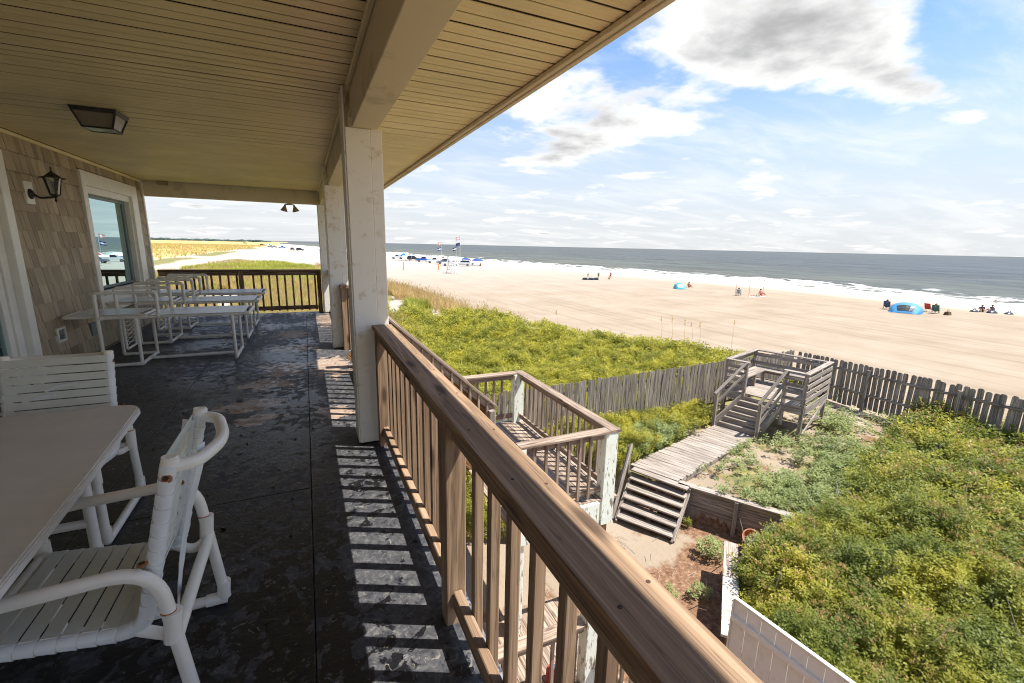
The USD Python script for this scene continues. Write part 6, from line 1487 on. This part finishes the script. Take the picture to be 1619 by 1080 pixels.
umbrella('large blue and teal beach umbrella beside the dark suv', at(33.2, 170), 1.75, 2.4, M['car_blue'], M['pale_cloth'])
umbrella('navy beach umbrella right of the lifeguard stand', at(44.6, 133), 1.6, 1.7, M['navy'], M['navy'])
umbrella('navy beach umbrella farthest right of the parked vehicles', at(46.6, 128), 1.5, 1.9, M['navy'], M['navy'])
vehicle('pickup_truck', 'white pickup truck farthest right of the parked vehicles, nose to the sea', 'truck', at(46.0, 136), math.radians(20), 'truck', 'car_white', VG)
vehicle('parked_suv', 'silver grey suv between the white trucks left of the lifeguard stand', 'car', at(39.2, 138), math.radians(175), 'suv', 'car_grey', VG)
umbrella('small red beach umbrella among the parked vehicles', at(42.4, 150), 1.6, 1.3, M['red'], M['white_cloth'])
umbrella('pale teal beach umbrella behind the lifeguard stand', at(41.2, 131), 1.6, 1.5, M['pale_cloth'], M['white_cloth'])
umbrella('lilac sunshade among the vehicles far down the beach', at(-29.5, 470), 2.2, 2.6, M['pale_cloth'], M['navy'])
for k, (x, y, lab) in enumerate(((34.8, 165, 'person standing near the surf between umbrella and dark suv'), (38.8, 160, 'person standing at the surf right of the dark suv'), (43.6, 140, 'person standing at the surf between white trucks'), (47.2, 127, 'person sitting under the rightmost navy umbrella'), (44.5, 152, 'person standing at the water right of the red umbrella'), (45.6, 146, 'person standing in the swash behind the white trucks'), (37.4, 172, 'person standing left of the blue pickup by the surf'))):
    person(lab, at(x, y), rng.uniform(0, 6), 'sit' if k == 3 else 'stand', 'skin2', 'red' if k % 2 else 'navy', cloth2='red' if k in (1,) else None)


def flag_pole(label, loc, h, flags):
    t = Thing('flag_pole', label, 'flag', loc); t.add('pole', tube([(0, 0, -.3), (0, 0, h)], [.035, .025], 6), M['car_white'], world=False)
    for z, cols in flags:
        n = 7
        for b, col in enumerate(cols):
            hh = .95 / len(cols); V = []
            for i in range(n):
                x = -1.25 * i / (n - 1); y = .16 * math.sin(i * 1.3)
                for zz_ in (z - hh * b, z - hh * (b + 1) + .004): V.append((x - .04, y, zz_ - .05 * i))
            V = np.array(V); Fc = np.array([(2 * i, 2 * i + 1, 2 * i + 3) for i in range(n - 1)] + [(2 * i, 2 * i + 3, 2 * i + 2) for i in range(n - 1)])
            t.add('flag', join((V, Fc, None), (V + [0, .02, 0], Fc[:, ::-1], None)), M[col], world=False)
    return t


flag_pole('pole with a pink striped flag above a navy and white one, leftmost', at(41.2, 148), 7.0, [(6.9, ['pink', 'white_cloth', 'pink']), (5.1, ['navy', 'white_cloth', 'navy'])])
flag_pole('short pole with a dark flag, between the two taller flag poles', at(43.0, 137), 5.4, [(5.3, ['car_dark', 'white_cloth', 'car_dark'])])
flag_pole('tallest pole with a pink striped flag above a dark one, rightmost', at(43.4, 135), 8.6, [(8.5, ['pink', 'white_cloth', 'pink']), (6.7, ['car_dark', 'navy'])])
for (x, y, h, lab) in ((20.6, 106.9, 1.9, 'orange marker post standing alone on the sand below the dark suv'), (29.0, 107.1, 1.6, 'orange marker post on the sand left of the lifeguard stand')):
    t = Thing('marker_post', lab, 'post', at(x, y)); t.add('post', box(-.11, -.11, -.3, .11, .11, h, .02), M['orange'], world=False); t.add('top_cap', box(-.13, -.13, h + .001, .13, .13, h + .07, .02), M['white_cloth'], world=False)
ls = Thing('lifeguard_stand', 'tall white wooden lifeguard stand alone on the bright sand', 'stand', at(29.0, 95.0), math.radians(20)); Wm = M['car_white']
for sx_ in (-1, 1):
    for sy_ in (-1, 1): ls.add('leg', board((sx_ * 1.15, sy_ * 1.0, -.3), (sx_ * .75, sy_ * .65, 2.3), .14, .14, up=(1, 0, 0)), Wm, world=False)
for sx_ in (-1, 1): ls.add('brace', board((sx_ * 1.08, -.92, .2), (sx_ * .82, .68, 2.0), .12, .05, up=(1, 0, 0)), Wm, world=False)
for sy_ in (-1, 1): ls.add('brace', board((-1.0, sy_ * .9, .8), (1.0, sy_ * .9, .8), .05, .14), Wm, world=False)
ls.add('platform', box(-1.0, -.9, 2.3, 1.0, .9, 2.4, .01), Wm, world=False)
ls.add('seat', [box(-.7, -.1, 2.75, .7, .5, 2.82, .01), box(-.68, .52, 2.4, .68, .60, 3.5, .01), box(-.68, -.08, 2.41, -.60, .50, 2.745, .01), box(.60, -.08, 2.41, .68, .50, 2.745, .01)], Wm, world=False)
for k in range(7): ls.add('ladder_rung', box(-.40, -1.28 + .055 * k, .25 + .3 * k, .40, -1.16 + .055 * k, .33 + .3 * k, .01), Wm, world=False)
for sx_ in (-1, 1): ls.add('ladder_rail', board((sx_ * .42, -1.30, -.2), (sx_ * .42, -.82, 2.5), .06, .10, up=(1, 0, 0)), Wm, world=False)
for sx_ in (-1, 1): ls.add('guard_rail', [box(sx_ * .97 - .04, -.88, 2.85, sx_ * .97 + .04, .88, 2.95, .01), box(sx_ * .97 - .035, -.86, 2.401, sx_ * .97 + .035, -.78, 2.849, .01), box(sx_ * .97 - .035, .78, 2.401, sx_ * .97 + .035, .86, 2.849, .01)], Wm, world=False)
# far tree line behind the marsh
tv = []
for k in range(260):
    x = -1500 + 1400 * (k / 260); y = 1500 + 300 * (1 - k / 260) + rng.uniform(-30, 30); m_ = trimesh.creation.icosphere(1, 1.0); m_.vertices *= [rng.uniform(9, 18), 10, rng.uniform(3, 6)]; m_.vertices += rng.normal(0, .6, m_.vertices.shape); m_.apply_translation((x, y, -3)); tv.append(m_)
single('far_woods', tv, M['farwood'], kind='stuff')
